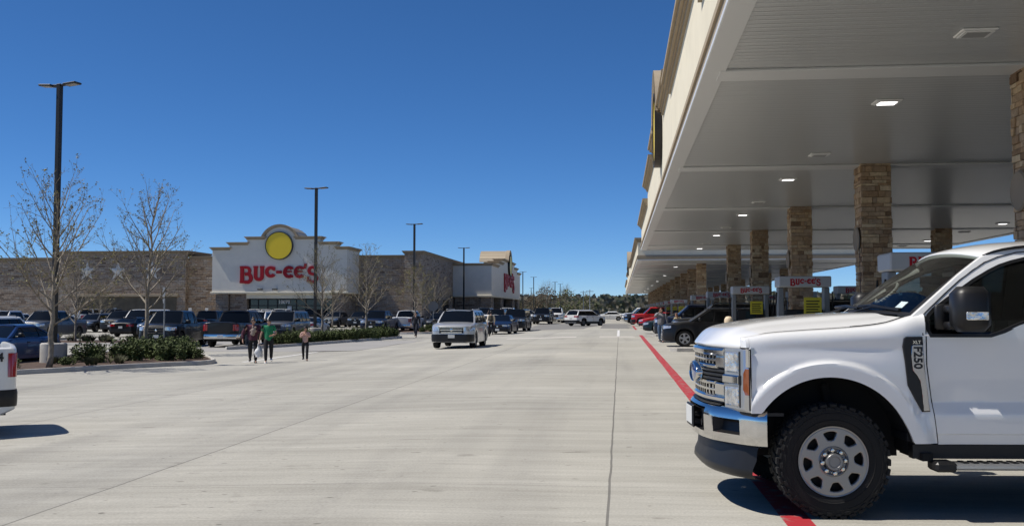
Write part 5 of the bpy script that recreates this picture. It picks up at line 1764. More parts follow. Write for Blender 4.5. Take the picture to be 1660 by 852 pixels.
# ---- greenhouse
def y_g(z): return .987-.250*max(0, (z-1.40)/.62)**1.12 if z > 1.40 else .987
OUT = [(.655,1.545),(.80,1.652),(.95,1.762),(1.10,1.872),(1.22,1.955),(1.31,2.012),(1.40,2.055),(1.52,2.083),(1.69,2.104),(1.95,2.120),(2.3,2.128),(2.7,2.122),(3.0,2.10),(3.2,2.05),(3.30,1.95),(3.38,1.75),(3.42,1.55),(3.42,1.50),(2.9,1.497),(2.25,1.497),(1.56,1.497),(1.4,1.455),(1.23,1.401),(.95,1.396),(.72,1.396),(.69,1.45)]
WIN1 = [(.765,1.392),(1.0,1.392),(1.225,1.392),(1.33,1.424),(1.42,1.462),(1.515,1.494),(1.8,1.50),(2.14,1.50),(2.17,1.52),(2.17,1.8),(2.17,2.02),(2.13,2.045),(1.9,2.038),(1.67,2.014),(1.545,1.986),(1.44,1.953),(1.347,1.912),(1.20,1.832),(1.07,1.752),(.95,1.680),(.83,1.603),(.775,1.555),(.752,1.51),(.748,1.43)]
WIN2 = [(2.34,1.52),(2.36,1.50),(2.8,1.50),(3.15,1.50),(3.2,1.53),(3.17,1.75),(3.10,1.96),(3.04,2.01),(2.8,2.04),(2.5,2.045),(2.36,2.045),(2.34,2.02)]
def up_shift(lp): return [(x-.05*max(0, min(1, (z-1.4)/.62))*(1-ss(1.9, 2.4, x)), z-.004*(z > 1.9)) for x, z in lp]
OUT, WIN1 = up_shift(OUT), up_shift(WIN1)
def dens(lp, st=.07):
    out = []
    for i in range(len(lp)):
        a, b = Vector(lp[i]), Vector(lp[(i+1) % len(lp)]); n = max(1, int((b-a).length/st))
        for k in range(n): out.append(a.lerp(b, k/n))
    return [(p.x, p.y) for p in out]
def shrink(lp, d):
    n = len(lp); out = []; area = sum(lp[i][0]*lp[(i+1) % n][1]-lp[(i+1) % n][0]*lp[i][1] for i in range(n)); sg = 1 if area > 0 else -1
    for i in range(n):
        a, b, c = Vector(lp[i-1]), Vector(lp[i]), Vector(lp[(i+1) % n])
        e1 = (b-a).normalized(); e2 = (c-b).normalized(); m = (Vector((-e1.y, e1.x))+Vector((-e2.y, e2.x)))
        m = m.normalized() if m.length > .1 else Vector((-e1.y, e1.x))
        q = b + m*sg*d/max(.5, m.dot(Vector((-e1.y, e1.x)))); out.append((q.x, q.y))
    return out
def side_sheet(loops, sgn, off, depth, bev=0.0):
    """2D shape in (x,z) wrapped on the tumblehome; off = outward offset"""
    me = curve_shape(loops, depth, bev); mb = MB()
    vs = [Vector((v.co.x, sgn*(y_g(v.co.y) + off + v.co.z), v.co.y)) for v in me.vertices]
    mb.add(vs, [tuple(p.vertices) for p in me.polygons]); return mb
for sgn in (-1, 1):
    mb = side_sheet([dens(OUT), dens(WIN1), dens(WIN2)], sgn, -.012, .018, .006); ps = tp(mb, 'cab_side', TW, smooth=35)
    mb = side_sheet([dens(shrink(WIN1, -.008)), dens(shrink(WIN1, .018))], sgn, -.006, .016); mb.build('window_trim', BLACK, ps)
    mb = side_sheet([dens(WIN1)], sgn, -.024, .002); mb.build('side_window', TGLASSD, ps)
    mb = side_sheet([dens(WIN2)], sgn, -.024, .002); mb.build('side_window', TGLASSD, ps)
    mb = MB(); mb.tube([(x, sgn*(y_g(z)+.007), z) for x, z in up_shift([(.705,1.40),(.70,1.50),(.725,1.545),(.80,1.605),(.95,1.722),(1.10,1.832),(1.22,1.912),(1.33,1.975),(1.45,2.020),(1.6,2.055),(1.8,2.075),(2.1,2.085),(2.24,2.085),(2.25,1.9),(2.25,1.5)])], .0055, 5)
    mb.build('door_gap', DARK, ps)
# roof with dark ditch lines
ZR = [(1.25,2.000),(1.35,2.044),(1.47,2.075),(1.64,2.098),(2.2,2.127),(2.9,2.110),(3.2,2.05),(3.3,1.95)]
mb = MB(); P = []
def rf(x, y): return sinterp(ZR, x)+.012+.060*(1-(abs(y)/.735)**2.2)
for i in range(25):
    x = lerp(1.295, 3.28, i/24); row = []
    for k in range(21):
        u = lerp(-1, 1, k/20); y = .722*u
        xx = x - (1-i/24)**6*.0 + (.075*(1-u*u))*(-(1-i/24)**8)
        row.append(Vector((xx, y, rf(x, y)-.004)))
    P.append(row)
P.insert(0, [Vector((p.x-.012, p.y, p.z-.014)) for p in P[0]]); P.insert(0, [Vector((p.x+.01, p.y, p.z-.03)) for p in P[0]])
mb.grid(P); roof = tp(mb, 'roof', TW, smooth=60)
mb = MB()
for s_ in (-1, 1):
    mb.tube([(x, s_*.727, sinterp(ZR, x)+.004) for x in [1.29,1.33,1.38,1.45,1.55,1.7,1.9,2.2,2.6,3.0,3.2]], .012, 5)
mb.build('roof_ditch', BLACK, roof)
mb = MB(); mb.bbox(2.0, 2.22, -.025,.025, 2.17, 2.235, .02); mb.build('roof_antenna', BLACK, roof)
# windshield
mb = MB(); P = []
for i in range(11):
    v = i/10; row = []
    for k in range(17):
        u = lerp(-1, 1, k/16)
        b_ = Vector((lerp(.49, .652, u*u), u*.875, lerp(1.572, 1.548, u*u))); t_ = Vector((lerp(1.215, 1.285, u*u), u*.715, lerp(2.078, 2.012, abs(u)**2.2)))
        p = b_.lerp(t_, v) + Vector((-.02, 0, .02))*sin(pi*v)*(1-u*u*.6); row.append(p)
    P.append(row)
mb.grid(P); wsh = tp(mb, 'windshield', TGLASS, smooth=180)
WSP = P
def wpt(u, v, o=.004):
    i, k = v*10, (u+1)*8; i0, k0 = min(9, int(i)), min(15, int(k)); a = P_ws[i0][k0].lerp(P_ws[i0+1][k0], i-i0); b = P_ws[i0][k0+1].lerp(P_ws[i0+1][k0+1], i-i0)
    p = a.lerp(b, k-k0); n = (P_ws[i0][k0+1]-P_ws[i0][k0]).cross(P_ws[i0+1][k0]-P_ws[i0][k0]).normalized()
    return p - n*o if n.x > 0 else p + n*o
P_ws = WSP
mb = MB(); mb.grid([[wpt(-.80, .10), wpt(-.80, .19)], [wpt(-.70, .10), wpt(-.70, .19)]]); mb.build('inspection_sticker', mat('pale_sticker', (.55,.66,.68), .5, var=.2, scale=30), wsh)
mb = MB()   # black frit band
for (a, b_) in (((-1,0),(1,0)),):
    mb.grid([[wpt(lerp(-1,1,k/16), 0, .003), wpt(lerp(-1,1,k/16), .045, .003)] for k in range(17)])
    mb.grid([[wpt(-1, k/10, .003), wpt(-.955, k/10, .003)] for k in range(11)]); mb.grid([[wpt(.955, k/10, .003), wpt(1, k/10, .003)] for k in range(11)])
mb.build('glass_border', BLACK, wsh)
mb = MB()
for y0, y1 in ((.05,-.72),(.75,-.02)):
    p = [Vector((.44,y0,1.56)), wpt((y0+y1)/2/.875, .045, .02)+Vector((0,0,.012)), wpt(y1/.875, .055, .015)]
    mb.tube(p, .011, 5); mb.tube([p[1]+Vector((-.015,.3,.0)), p[1]+Vector((0,0,.012)), p[2]], .014, 5)
tp(mb, 'wiper', BLACK)
# rear cab wall with window
mb = MB(); mb.grid([[Vector((3.44, y, 1.0)), Vector((3.42, y, 1.50)), Vector((3.38,y*.93,1.75)), Vector((3.30, y*.78, 2.04))] for y in (-.93,-.5,0,.5,.93)]); tp(mb, 'cab_back', TW, smooth=60)
mb = MB(); mb.grid([[Vector((3.43, y, 1.53)), Vector((3.335, y*.85, 1.98))] for y in (-.75,0,.75)]); tp(mb, 'rear_window', CARGLASS)
# interior
mb = MB(); mb.bbox(.68, 1.22, -.84, .84, 1.05, 1.50, .07); mb.bbox(.74, 1.16, -.62, -.18, 1.45, 1.56, .05); tp(mb, 'dashboard', DASH)
mb = MB(); mb.box(.6, 3.4, -.9, .9, .58, .64); mb.box(3.36, 3.40, -.88,.88,.62,1.48)
for s_ in (-1,1): mb.bbox(.8, 3.35, min(s_*.86, s_*.93), max(s_*.86, s_*.93), .62, 1.40, .03)
tp(mb, 'cabin_lining', TRIM)
mb = MB(); mb.grid([[Vector((x, y, rf(x, y)-.07)) for y in (-.66,-.3,0,.3,.66)] for x in (1.42,2.0,2.6,3.2)]); tp(mb, 'headliner', LINER)
for s_ in (-1, 1):
    mb = MB()
    mb.tube([(.72, s_*.84, 1.55),(1.02, s_*.775, 1.79),(1.34, s_*.69, 1.99)], [.035,.03,.03], 6)
    pl = tp(mb, 'pillar_lining', LINER, smooth=60)
    mb = MB(); mb.tube(smooth3([(.93,s_*.76,1.69),(.93,s_*.72,1.66),(1.02,s_*.70,1.72),(1.10,s_*.69,1.80),(1.12,s_*.725,1.84)], 4), .016, 6); mb.build('grab_handle', LINER, pl, smooth=60)
for yy in (-.45, .45):
    mb = MB(); mb.bbox(1.75, 2.25, yy-.26, yy+.26, .85, 1.02, .06)
    M_ = Matrix.Translation((2.22, yy, 1.0)) @ Matrix.Rotation(radians(14), 4, 'Y'); mb.bbox(-.09, .09, -.25, .25, -.05, .62, .07, M_); mb.bbox(-.07,.05,-.14,.14,.64,.84,.05, M_)
    tp(mb, 'seat', TRIM, smooth=40)
mb = MB(); M_ = Matrix.Translation((1.36, -.45, 1.33)) @ Matrix.Rotation(radians(-62), 4, 'Y')
mb.lathe([(.19+.016*cos(2*pi*k/8), .016*sin(2*pi*k/8)) for k in range(8)], 28, M_, closed=True); mb.box(-.18,.18,-.03,.03,-.015,.015,M_); mb.tube([M_ @ Vector((0,0,0)), (1.15,-.45,1.22)], .03, 6)
tp(mb, 'steering_wheel', TRIM, smooth=60)
mb = MB(); mb.bbox(1.30, 1.335, -.13, .13, 1.87, 1.945, .015); tp(mb, 'inside_mirror', TRIM)

# ---- front end
PL = [(0,-.860),(.3,-.844),(.6,-.775),(.68,-.752),(.80,-.712),(.90,-.673),(.955,-.645),(.985,-.62)]
def fx(y, tab=None): return sinterp(tab or PL, abs(y))
def fwrap(mb, y0, y1, z0, z1, off=0.0, th=.03, n=8, slope=0.0, tab=None, bev=.006):
    """slab following the plan curve of the nose; off>0 = further forward"""
    P = []
    for i in range(n+1):
        y = lerp(y0, y1, i/n); x = fx(y, tab)-off
        sx = lambda z: slope*(z-1.05)
        P.append([Vector((x+th, y, z0)), Vector((x+bev+sx(z0), y, z0)), Vector((x+sx(z0), y, z0+bev)), Vector((x+sx(z1), y, z1-bev)), Vector((x+bev+sx(z1), y, z1)), Vector((x+th, y, z1))])
    mb.grid(P)
    mb.add(P[0], [(0,1,2,3,4,5)]); mb.add(P[-1], [(0,1,2,3,4,5)])
mb = MB(); fwrap(mb, -.66, .66, .84, 1.29, -.05, .05, 16); mb.box(-.72,-.60,-.7,.7,.8,1.28); grl = tp(mb, 'grille', DARK)
mb = MB()
fwrap(mb, -.66, .66, 1.222, 1.285, .02, .07, 20, bev=.018)          # top bar
fwrap(mb, -.66, .66, .845, .90, .012, .06, 20, bev=.016)            # bottom bar
for s_ in (-1, 1):
    fwrap(mb, s_*.52, s_*.66, 1.125, 1.221, .010, .06, 5, bev=.010)
    fwrap(mb, s_*.50, s_*.66, .901, 1.006, .010, .06, 5, bev=.010)
fwrap(mb, -.52, .52, 1.120, 1.148, .018, .06, 16, bev=.008); fwrap(mb, -.50, .50, .985, 1.012, .018, .06, 16, bev=.008)
mb.build('grille_bar', CHROME, grl, smooth=35)
mb = MB()   # honeycomb webs in the upper and lower openings
for z0, z1 in ((1.15,1.22),(.902,.984)):
    for k in range(-7, 8):
        y = k*.074; fwrap(mb, y-.011, y+.011, z0, z1, .002, .05, 1, bev=.003)
    zm = (z0+z1)/2; fwrap(mb, -.52, .52, zm-.010, zm+.010, .004, .05, 16, bev=.003)
mb.build('grille_web', CHROME, grl)
mb = MB()
for z in (1.032, 1.066, 1.100):
    fwrap(mb, -.66, .66, z-.012, z+.012, .006, .05, 20, bev=.005)
mb.build('grille_louvre', BLACK, grl)
mb = MB(); M_ = frame((-.892, 0, 1.066), (0,1,0), (0,0,1), (-1,0,0)) @ Matrix.Diagonal((1.55,.66,1,1))
mb.lathe([(0,.022),(.115,.020),(.128,.012),(.13,-.03)], 32, M_); bd = mb.build('badge', BLUE_BADGE, grl, smooth=50)
mb = MB(); mb.lathe([(.118,.021),(.126,.026),(.134,.018),(.135,-.03)], 32, M_); mb.build('badge_rim', CHROME, bd, smooth=50)
# headlamps
for s_ in (-1, 1):
    mb = MB(); fwrap(mb, s_*.665, s_*.975, .80, 1.300, .002, .045, 12, bev=.02); hl = tp(mb, 'headlight', SATIN, smooth=40)
    mb = MB(); fwrap(mb, s_*.69, s_*.872, 1.098, 1.268, .012, .05, 6, bev=.015); mb.build('upper_lamp', LAMPG, hl, smooth=40)
    mb = MB(); fwrap(mb, s_*.69, s_*.872, .835, .992, .012, .05, 6, bev=.015); mb.build('lower_lamp', LAMPG, hl, smooth=40)
    mb = MB(); fwrap(mb, s_*.667, s_*.885, 1.008, 1.082, .022, .05, 6, bev=.012); mb.build('chrome_blade', CHROME, hl, smooth=40)
    mb = MB(); fwrap(mb, s_*.88, s_*.893, .83, 1.27, .006, .03, 1); fwrap(mb, s_*.885, s_*.90, 1.008, 1.082, .016, .03, 1); mb.build('lamp_divider', BLACK, hl)
    mb = MB(); P = []
    poly = [(-.658,1.10),(-.648,1.137),(-.626,1.137),(-.626,.935),(-.648,.935),(-.660,.975)]
    yb = lambda x: s_*(interp([(-.668,.90),(-.643,.955),(-.62,.985)], x)+.009)
    vs = [Vector((x-.006, yb(x), z)) for x, z in poly] + [Vector((x+.02, yb(x)-s_*.03, z)) for x, z in poly]
    mb.add(vs, [(0,1,2,3,4,5)] + [(i, (i+1) % 6, 6+(i+1) % 6, 6+i) for i in range(6)]); mb.build('side_marker', AMBER, hl)
    mb = MB(); mb.grid([[Vector((-.648, s_*.955, 1.295)), Vector((-.648, s_*.955, 1.15))],[Vector((-.624, s_*.990, 1.28)), Vector((-.624, s_*.990, 1.15))]]); mb.build('chrome_trim', CHROME, hl)
    mb = MB(); mb.tube([(-.622,s_*.978,1.29),(-.619,s_*.984,1.1),(-.619,s_*.984,.82)], .010, 5); mb.build('lamp_gap', DARK, hl)
mb = MB(); fwrap(mb, -.97, .97, .775, .80, -.02, .25, 20); fwrap(mb, -.9,.9, 1.288,1.312,-.03,.1,16); tp(mb, 'nose_filler', BLACK)
# chrome bumper
BP = [(0,-.915),(.3,-.902),(.5,-.864),(.57,-.842),(.7,-.772),(.85,-.680),(.94,-.605),(.985,-.55),(1.005,-.50)]
prof = [(.535,.045),(.545,.012),(.60,.0),(.615,0),(.735,-.004),(.76,0),(.795,.012),(.815,.03),(.828,.06),(.845,.14)]
ysb = [0,.08,.16,.24,.32,.40,.42,.48,.53,.555,.57,.62,.67,.72,.77,.80,.83,.85,.88,.90,.93,.96,.985,1.005]
mb = MB(); ysf = [-y for y in ysb[:0:-1]] + ysb
rows = []
for y in ysf:
    e_ = ss(.80, 1.0, abs(y)); rows.append([Vector((fx(y, BP)+dx*(1-.7*e_), (abs(y)-dx*.8*e_)*(1 if y > 0 else -1), z)) for z, dx in prof])
nz = len(prof); vs = [p for r_ in rows for p in r_]; fs = []
for i in range(len(rows)-1):
    ym = abs(ysf[i]+ysf[i+1])/2
    for j in range(nz-1):
        zm = (prof[j][0]+prof[j+1][0])/2
        if .57 < ym < .85 and .61 < zm < .74: continue
        if ym < .40 and .59 < zm < .78: continue
        fs.append((i*nz+j, (i+1)*nz+j, (i+1)*nz+j+1, i*nz+j+1))
mb.add(vs, fs); bmp = tp(mb, 'front_bumper', CHROME, smooth=50)
for s_ in (-1, 1):
    mb = MB(); P = []
    for y in (.57,.62,.67,.72,.77,.80,.83,.85):
        x = fx(y, BP); P.append([Vector((x+.002, s_*y, .615)), Vector((x+.07, s_*y, .63)), Vector((x+.09, s_*y, .70)), Vector((x+.06, s_*y, .725)), Vector((x+.002, s_*y, .735))])
    mb.grid(P); mb.add(P[0], [(0,1,2,3,4)]); mb.add(P[-1], [(0,1,2,3,4)])
    mb.build('fog_lamp_pocket', BLACK, bmp, smooth=40)
mb = MB(); P = []
for y in (-.40,-.2,0,.2,.40):
    x = fx(y, BP); P.append([Vector((x+.004, y, .60)), Vector((x+.10, y, .61)), Vector((x+.11, y, .76)), Vector((x+.004, y, .795-.02))])
mb.grid(P); mb.tube([(-.89,-.3,.66),(-.78,-.3,.66)], .03, 6); mb.tube([(-.89,.3,.66),(-.78,.3,.66)], .03, 6)
mb.build('bumper_opening', BLACK, bmp)
mb = MB(); mb.bbox(-.945,-.925,-.17,.17,.60,.79,.008); mb.box(-.93,-.87,-.14,-.10,.63,.67); mb.box(-.93,-.87,.10,.14,.63,.67); pbk = mb.build('plate_bracket', BLACK, bmp)
mb = MB(); mb.bbox(-.952,-.946,-.152,.152,.625,.775,.003); mb.build('licence_plate', PLATE, pbk)
mb = MB(); P = []
for i in range(25):
    y = lerp(-.60, .60, i/24); P.append([Vector((fx(y, BP)+.035, y, .826)), Vector((fx(y, BP)+.10, y, .850)), Vector((fx(y, BP)+.16, y, .838))])
mb.grid(P); mb.build('bumper_step_pad', BLACK, bmp)
# black air dam
AD = [(0,-.85),(.3,-.84),(.5,-.805),(.7,-.738),(.80,-.685),(.86,-.635),(.90,-.575)]
mb = MB(); P = []
for i in range(33):
    y = lerp(-.90, .90, i/32); x = fx(y, AD)
    P.append([Vector((x+.04, y, .548)), Vector((x+.02, y, .50)), Vector((x+.012, y, .42)), Vector((x-.015, y, .36)), Vector((x-.02, y, .315)), Vector((x+.005, y, .285)), Vector((x+.06, y, .275))])
mb.grid(P); tp(mb, 'air_dam', BLACK, smooth=50)

# ---- wheels
TR_, TWD = .437, .285
def big_tyre():
    mb = MB(); w = TWD/2; R = TR_-.012
    prof = [(.262,-w*.80),(.278,-w*.92),(.30,-w*.97),(.345,-w*1.0),(.385,-w*.985),(.408,-w*.95),(R-.006,-w*.86),(R,-w*.7),(R,w*.7),(R-.006,w*.86),(.408,w*.95),(.385,w*.985),(.345,w*1.0),(.30,w*.97),(.278,w*.92),(.262,w*.80),(.25,w*.5),(.25,-w*.5)]
    mb.lathe(prof, 72, closed=True)
    n = 36
    for k in range(n):
        for row in range(4):
            a = 2*pi*(k+.5*(row % 2))/n
            u, v = {0:(-w*.99,-w*.56), 1:(-w*.50,-w*.04), 2:(w*.04,w*.50), 3:(w*.56,w*.99)}[row]
            M_ = Matrix.Rotation(a, 4, 'Z') @ Matrix.Translation((R, 0, 0))
            sk = .35 if row in (1, 2) else .0
            M_ = M_ @ Matrix.Rotation(sk*(1 if row == 1 else -1), 4, 'X')
            mb.bbox(-.012, .012, -.026, .026, u, v, .004, M_)
        for s_ in (-1, 1):   # side biters
            a = 2*pi*k/n; L = .030 if k % 2 else .018
            M_ = Matrix.Rotation(a, 4, 'Z') @ Matrix.Translation((R-.012-L*.5, 0, s_*w*.955)) @ Matrix.Rotation(s_*.25, 4, 'Y')
            mb.bbox(-L*.5, L*.5, -.022, .022, -.008, .008, .003, M_)
    for rr in (.315, .37):
        for s_ in (-1,1): mb.lathe([(rr-.003,s_*w*.97),(rr,s_*w*1.018),(rr+.003,s_*w*.97)], 72)
    return mb.mesh('wheel', RUBBER, smooth=35)
def big_rim():
    R = .266; mb = MB(); w = TWD/2
    holes = []
    for k in range(8):
        a = 2*pi*k/8+.2; hp = []
        for u, r_ in ((-.74,.168),(-.6,.157),(0,.152),(.6,.157),(.74,.168),(.90,.205),(.90,.222),(.80,.231),(.4,.236),(0,.237),(-.4,.236),(-.80,.231),(-.90,.222),(-.90,.205)):
            hp.append((r_*cos(a+u*.295*(1 if r_ > .2 else .9)), r_*sin(a+u*.295*(1 if r_ > .2 else .9))))
        holes.append(hp)
    outer = [(.252*cos(2*pi*k/96), .252*sin(2*pi*k/96)) for k in range(96)]
    inner = [(.112*cos(2*pi*k/64), .105*sin(2*pi*k/64)) for k in range(64)]
    merge(mb, curve_shape([outer, inner]+holes, .020, .009, 2), Matrix.Translation((0,0,w*.80)))
    mb.lathe([(.250,w*.86),(.258,w*.93),(.268,w*.95),(.270,w*.90),(.258,w*.6),(.25,-w*.5),(.05,-w*.5)], 72)
    return mb.mesh('rim', mat('satin_grey_alloy', (.31,.305,.295), .40, metal=.75), smooth=35)
def big_hub():
    mb = MB(); w = TWD/2
    mb.lathe([(.118,w*.80-.02),(.118,w*.80+.020),(.110,w*.80+.026),(.104,w*.80+.0),(.072,w*.80-.004)], 48)
    mb.lathe([(.066,w*.80-.01),(.066,w*.80+.050),(.060,w*.80+.058),(.045,w*.80+.058),(.040,w*.80+.050),(0,w*.80+.050)], 40)
    return mb.mesh('hub', mat('brushed_hub_metal', (.24,.24,.24), .4, metal=.7), smooth=40)
def big_nut():
    mb = MB(); mb.lathe([(0,.036),(.011,.035),(.017,.029),(.019,0),(.022,-.002),(.022,-.012)], 12); return mb.mesh('lug_nut', CHROME, smooth=40)
BT, BR, BH, BN = big_tyre(), big_rim(), big_hub(), big_nut()
BDK = MB(); BDK.lathe([(.25,.02),(.10,.03),(.06,.03)], 32); BDK = BDK.mesh('brake_disc', mat('rusty_brake_metal', (.05,.045,.04), .6, metal=.6))
for x in (0, RX):
    for s_ in (-1, 1):
        w_ = link('wheel', BT, truck); w_.location = (x, s_*(1.02-TWD/2), TR_); w_.rotation_euler = (pi/2*(-s_), .0, 0)
        if s_ > 0: w_.rotation_euler = (-pi/2, 0, 0)
        else: w_.rotation_euler = (pi/2, .1, 0)
        link('rim', BR, w_); link('hub', BH, w_); link('brake_disc', BDK, w_)
        for k in range(8):
            nt_ = link('lug_nut', BN, w_); a = 2*pi*k/8+.2; nt_.location = (.087*cos(a), .087*sin(a), TWD/2*.80+.010)
# wheel wells, frame, axle, running boards
for xc in (AX, RX+AX):
    for s_ in (-1, 1):
        mb = MB(); P = []
        for k in range(15):
            a = lerp(.02, 2.42, k/14); P.append([Vector((xc+cos(a)*.655, s_*y, AZ+sin(a)*.655)) for y in (.955,.80,.55)])
        P.append([Vector((P[-1][0].x-.02, s_*y, .52)) for y in (.93,.80,.55)])
        mb.grid(P)
        mb.box(xc-.56, xc+.66, min(s_*.50,s_*.55), max(s_*.50,s_*.55), .42, 1.12)
        tp(mb, 'wheel_well', DARK)
mb = MB()
mb.box(-.62, 5.2, -.52, -.40, .50, .66); mb.box(-.62, 5.2, .40, .52, .50, .66); mb.box(-.6, .62, -.5, .5, .55, 1.15); mb.box(.62, 3.4, -.86, .86, .50, .585)
mb.tube([(0,-.8,.437),(0,.8,.437)], .06, 8); mb.tube([(RX,-.8,.437),(RX,.8,.437)], .07, 8); mb.tube([(.15,-.62,.45),(.05,-.6,1.0)], .035, 8)
for x in (.72, 1.9, 2.9): mb.box(x-.04, x+.04, -1.0, -.5, .44, .50); mb.box(x-.04, x+.04, .5, 1.0, .44, .50)
tp(mb, 'chassis', DARK)
for s_ in (-1, 1):
    mb = MB(); mb.bbox(.88, 3.25, min(s_*.93,s_*1.10), max(s_*.93,s_*1.10), .385, .435, .015); rb_ = tp(mb, 'running_board', SATIN)
    mb = MB(); mb.bbox(.74, .90, min(s_*.92,s_*1.115), max(s_*.92,s_*1.115), .372, .448, .018); mb.build('end_cap', BLACK, rb_); mb = MB(); mb.bbox(3.21, 3.35, min(s_*.92,s_*1.11), max(s_*.92,s_*1.11), .378, .442, .02); mb.build('end_cap', BLACK, rb_)
    mb = MB()
    for k in range(30): mb.box(.96+k*.075, 1.0+k*.075, min(s_*.95,s_*1.08), max(s_*.95,s_*1.08), .436, .441)
    mb.build('step_tread', BLACK, rb_)
    mb = MB(); mb.box(.62, 3.42, min(s_*.87,s_*.965), max(s_*.87,s_*.965), .455, .562); tp(mb, 'rocker_black_panel', BLACK)  # black rocker panel and frame rail below the doors
# mirrors
for s_ in (-1, 1):
    mb = MB(); mb.bbox(.845, 1.105, min(s_*1.10,s_*1.33), max(s_*1.10,s_*1.33), 1.43, 1.77, .055)
    mir = tp(mb, 'mirror', BLACK, smooth=60)
    mb = MB()
    for z in (1.60, 1.475): mb.bbox(.86, .98, min(s_*.97,s_*1.12), max(s_*.97,s_*1.12), z-.03, z+.03, .012)
    mb.bbox(.80,.93, min(s_*.965,s_*1.0), max(s_*.965,s_*1.0), 1.44,1.64,.015); mb.build('mirror_arm', BLACK, mir, smooth=60)
    mb = MB(); mb.bbox(.90, 1.065, min(s_*1.322,s_*1.337), max(s_*1.322,s_*1.337), 1.52, 1.58, .006); mb.build('turn_lamp', LAMPG, mir)
    mb = MB(); mb.box(1.101,1.1065, min(s_*1.16,s_*1.27), max(s_*1.16,s_*1.27), 1.51, 1.69); mb.build('mirror_glass', CHROME, mir)
# fender vent with badge
def vz(u, v): return ((1440+u*.3288-1347)/209, 1.59-(520+v*.3286-503)/209)
VP = [(72,88),(80,80),(155,79),(160,200),(170,320),(184,436),(152,437),(118,375),(86,312),(76,200),(66,125)]
vpoly = [vz(u, v) for u, v in VP]
for s_ in (-1, 1):
    def vframe(off): return frame((0, s_*off, 0), (1,0,0), (0,0,1)) if s_ < 0 else (frame((0, off, 0), (1,0,0), (0,0,1)) @ Matrix.Diagonal((1,1,-1,1)))
    mb = MB(); merge(mb, curve_shape([vpoly], .014, .006, 1), vframe(1.004)); vt = tp(mb, 'fender_vent', BLACK, smooth=40)
    bar = [vz(u, v) for u, v in ((104,122),(110,117),(154,117),(160,232),(172,330),(181,432),(157,433),(150,340),(143,290),(128,262),(108,238),(102,170))]
    mb = MB(); merge(mb, curve_shape([bar], .006, .004, 1), vframe(1.020)); cb_ = mb.build('vent_bar', mat('dark_chrome', (.40,.41,.44), .12, metal=1.0), vt, smooth=40)
    t_ = text_shape('F250', .088, .002, bold=.0025); t_.materials.append(BLACK)
    o = link('model_lettering', t_, cb_); cx_, cz_ = vz(130, 177)
    o.matrix_local = frame((cx_, s_*1.0285, cz_), (0,0,-1), (1,0,0)) if s_ < 0 else frame((cx_, 1.0285, cz_), (0,0,1), (1,0,0))
    t_ = text_shape('XLT', .034, .002, bold=.001); t_.materials.append(CHROME)
    o = link('trim_lettering', t_, vt); cx_, cz_ = vz(128, 103)
    o.matrix_local = frame((cx_, s_*1.021, cz_), (1,0,0), (0,0,1)) if s_ < 0 else frame((cx_, 1.021, cz_), (-1,0,0), (0,0,1))
# ================================================================== PEOPLE (local: +x forward, +y left)
SKIN = mat('skin', (.50,.29,.20), .55, var=.06, scale=20)
SKIND = mat('skin_tan', (.36,.20,.13), .55, var=.06, scale=20)
EYE = mat('eye_dark', (.03,.02,.015), .3)
LIP = mat('lip', (.38,.15,.13), .5)
def skin_mesh(verts, edges, radii, root=0, sub=1):
    me = bpy.data.meshes.new('sk'); me.from_pydata([tuple(v) for v in verts], edges, [])
    o = bpy.data.objects.new('sk', me); COL.objects.link(o)
    m = o.modifiers.new('skin', 'SKIN'); m.use_smooth_shade = True
    lay = me.skin_vertices[0].data if me.skin_vertices else None
    if lay is None:
        bm = bmesh.new(); bm.from_mesh(me); bm.verts.layers.skin.verify(); bm.to_mesh(me); bm.free(); lay = me.skin_vertices[0].data
    for i, r in enumerate(radii):
        lay[i].radius = r if hasattr(r, '__len__') else (r, r); lay[i].use_root = (i == root)
    s_ = o.modifiers.new('sub', 'SUBSURF'); s_.levels = sub; s_.render_levels = sub
    dg = bpy.context.evaluated_depsgraph_get(); dg.update()
    out = bpy.data.meshes.new_from_object(o.evaluated_get(dg))
    bpy.data.objects.remove(o); bpy.data.meshes.remove(me)
    return out
def head_mesh(mb, c, yaw=0.0, pitch=0.0, sc=1.0):
    """ovoid skull with brow, nose, chin, ears, eyes and mouth"""
    M = Matrix.Translation(c) @ Matrix.Rotation(yaw, 4, 'Z') @ Matrix.Rotation(pitch, 4, 'Y') @ Matrix.Scale(sc, 4)
    P = []
    nu, nv = 20, 15
    for i in range(nu):
        a = 2*pi*i/nu; row = []
        for j in range(nv):
            b = -pi/2 + pi*j/(nv-1)
            x, y, z = cos(a)*cos(b), sin(a)*cos(b), sin(b)
            px, py, pz = x*.092, y*.074, z*.115
            if z < 0: k = 1+.30*z; py *= k; px = px*(1+.12*z) + (.014*(-z) if x > 0 else .02*z*(-1)*0)
            if x > 0:
                f = math.exp(-((a if a < pi else a-2*pi)/.25)**2)
                px += f*(.024*math.exp(-((z+.12)/.16)**2) - .010*math.exp(-((z-.12)/.10)**2) + .010*math.exp(-((z+.78)/.18)**2))
            row.append(M @ Vector((px, py, pz)))
        P.append(row)
    mb.cur = 0; mb.grid(P, wrap=True)
    for s_ in (-1, 1):
        mb.bbox(-.015,.012, s_*.076-.009, s_*.076+.009, -.035,.03,.006, M)
        mb.cur = 1; mb.bbox(.079,.087, s_*.030-.012, s_*.030+.012, .002,.014,.003, M); mb.cur = 0
    mb.cur = 2; mb.bbox(.080,.090,-.022,.022,-.060,-.050,.003, M); mb.cur = 0
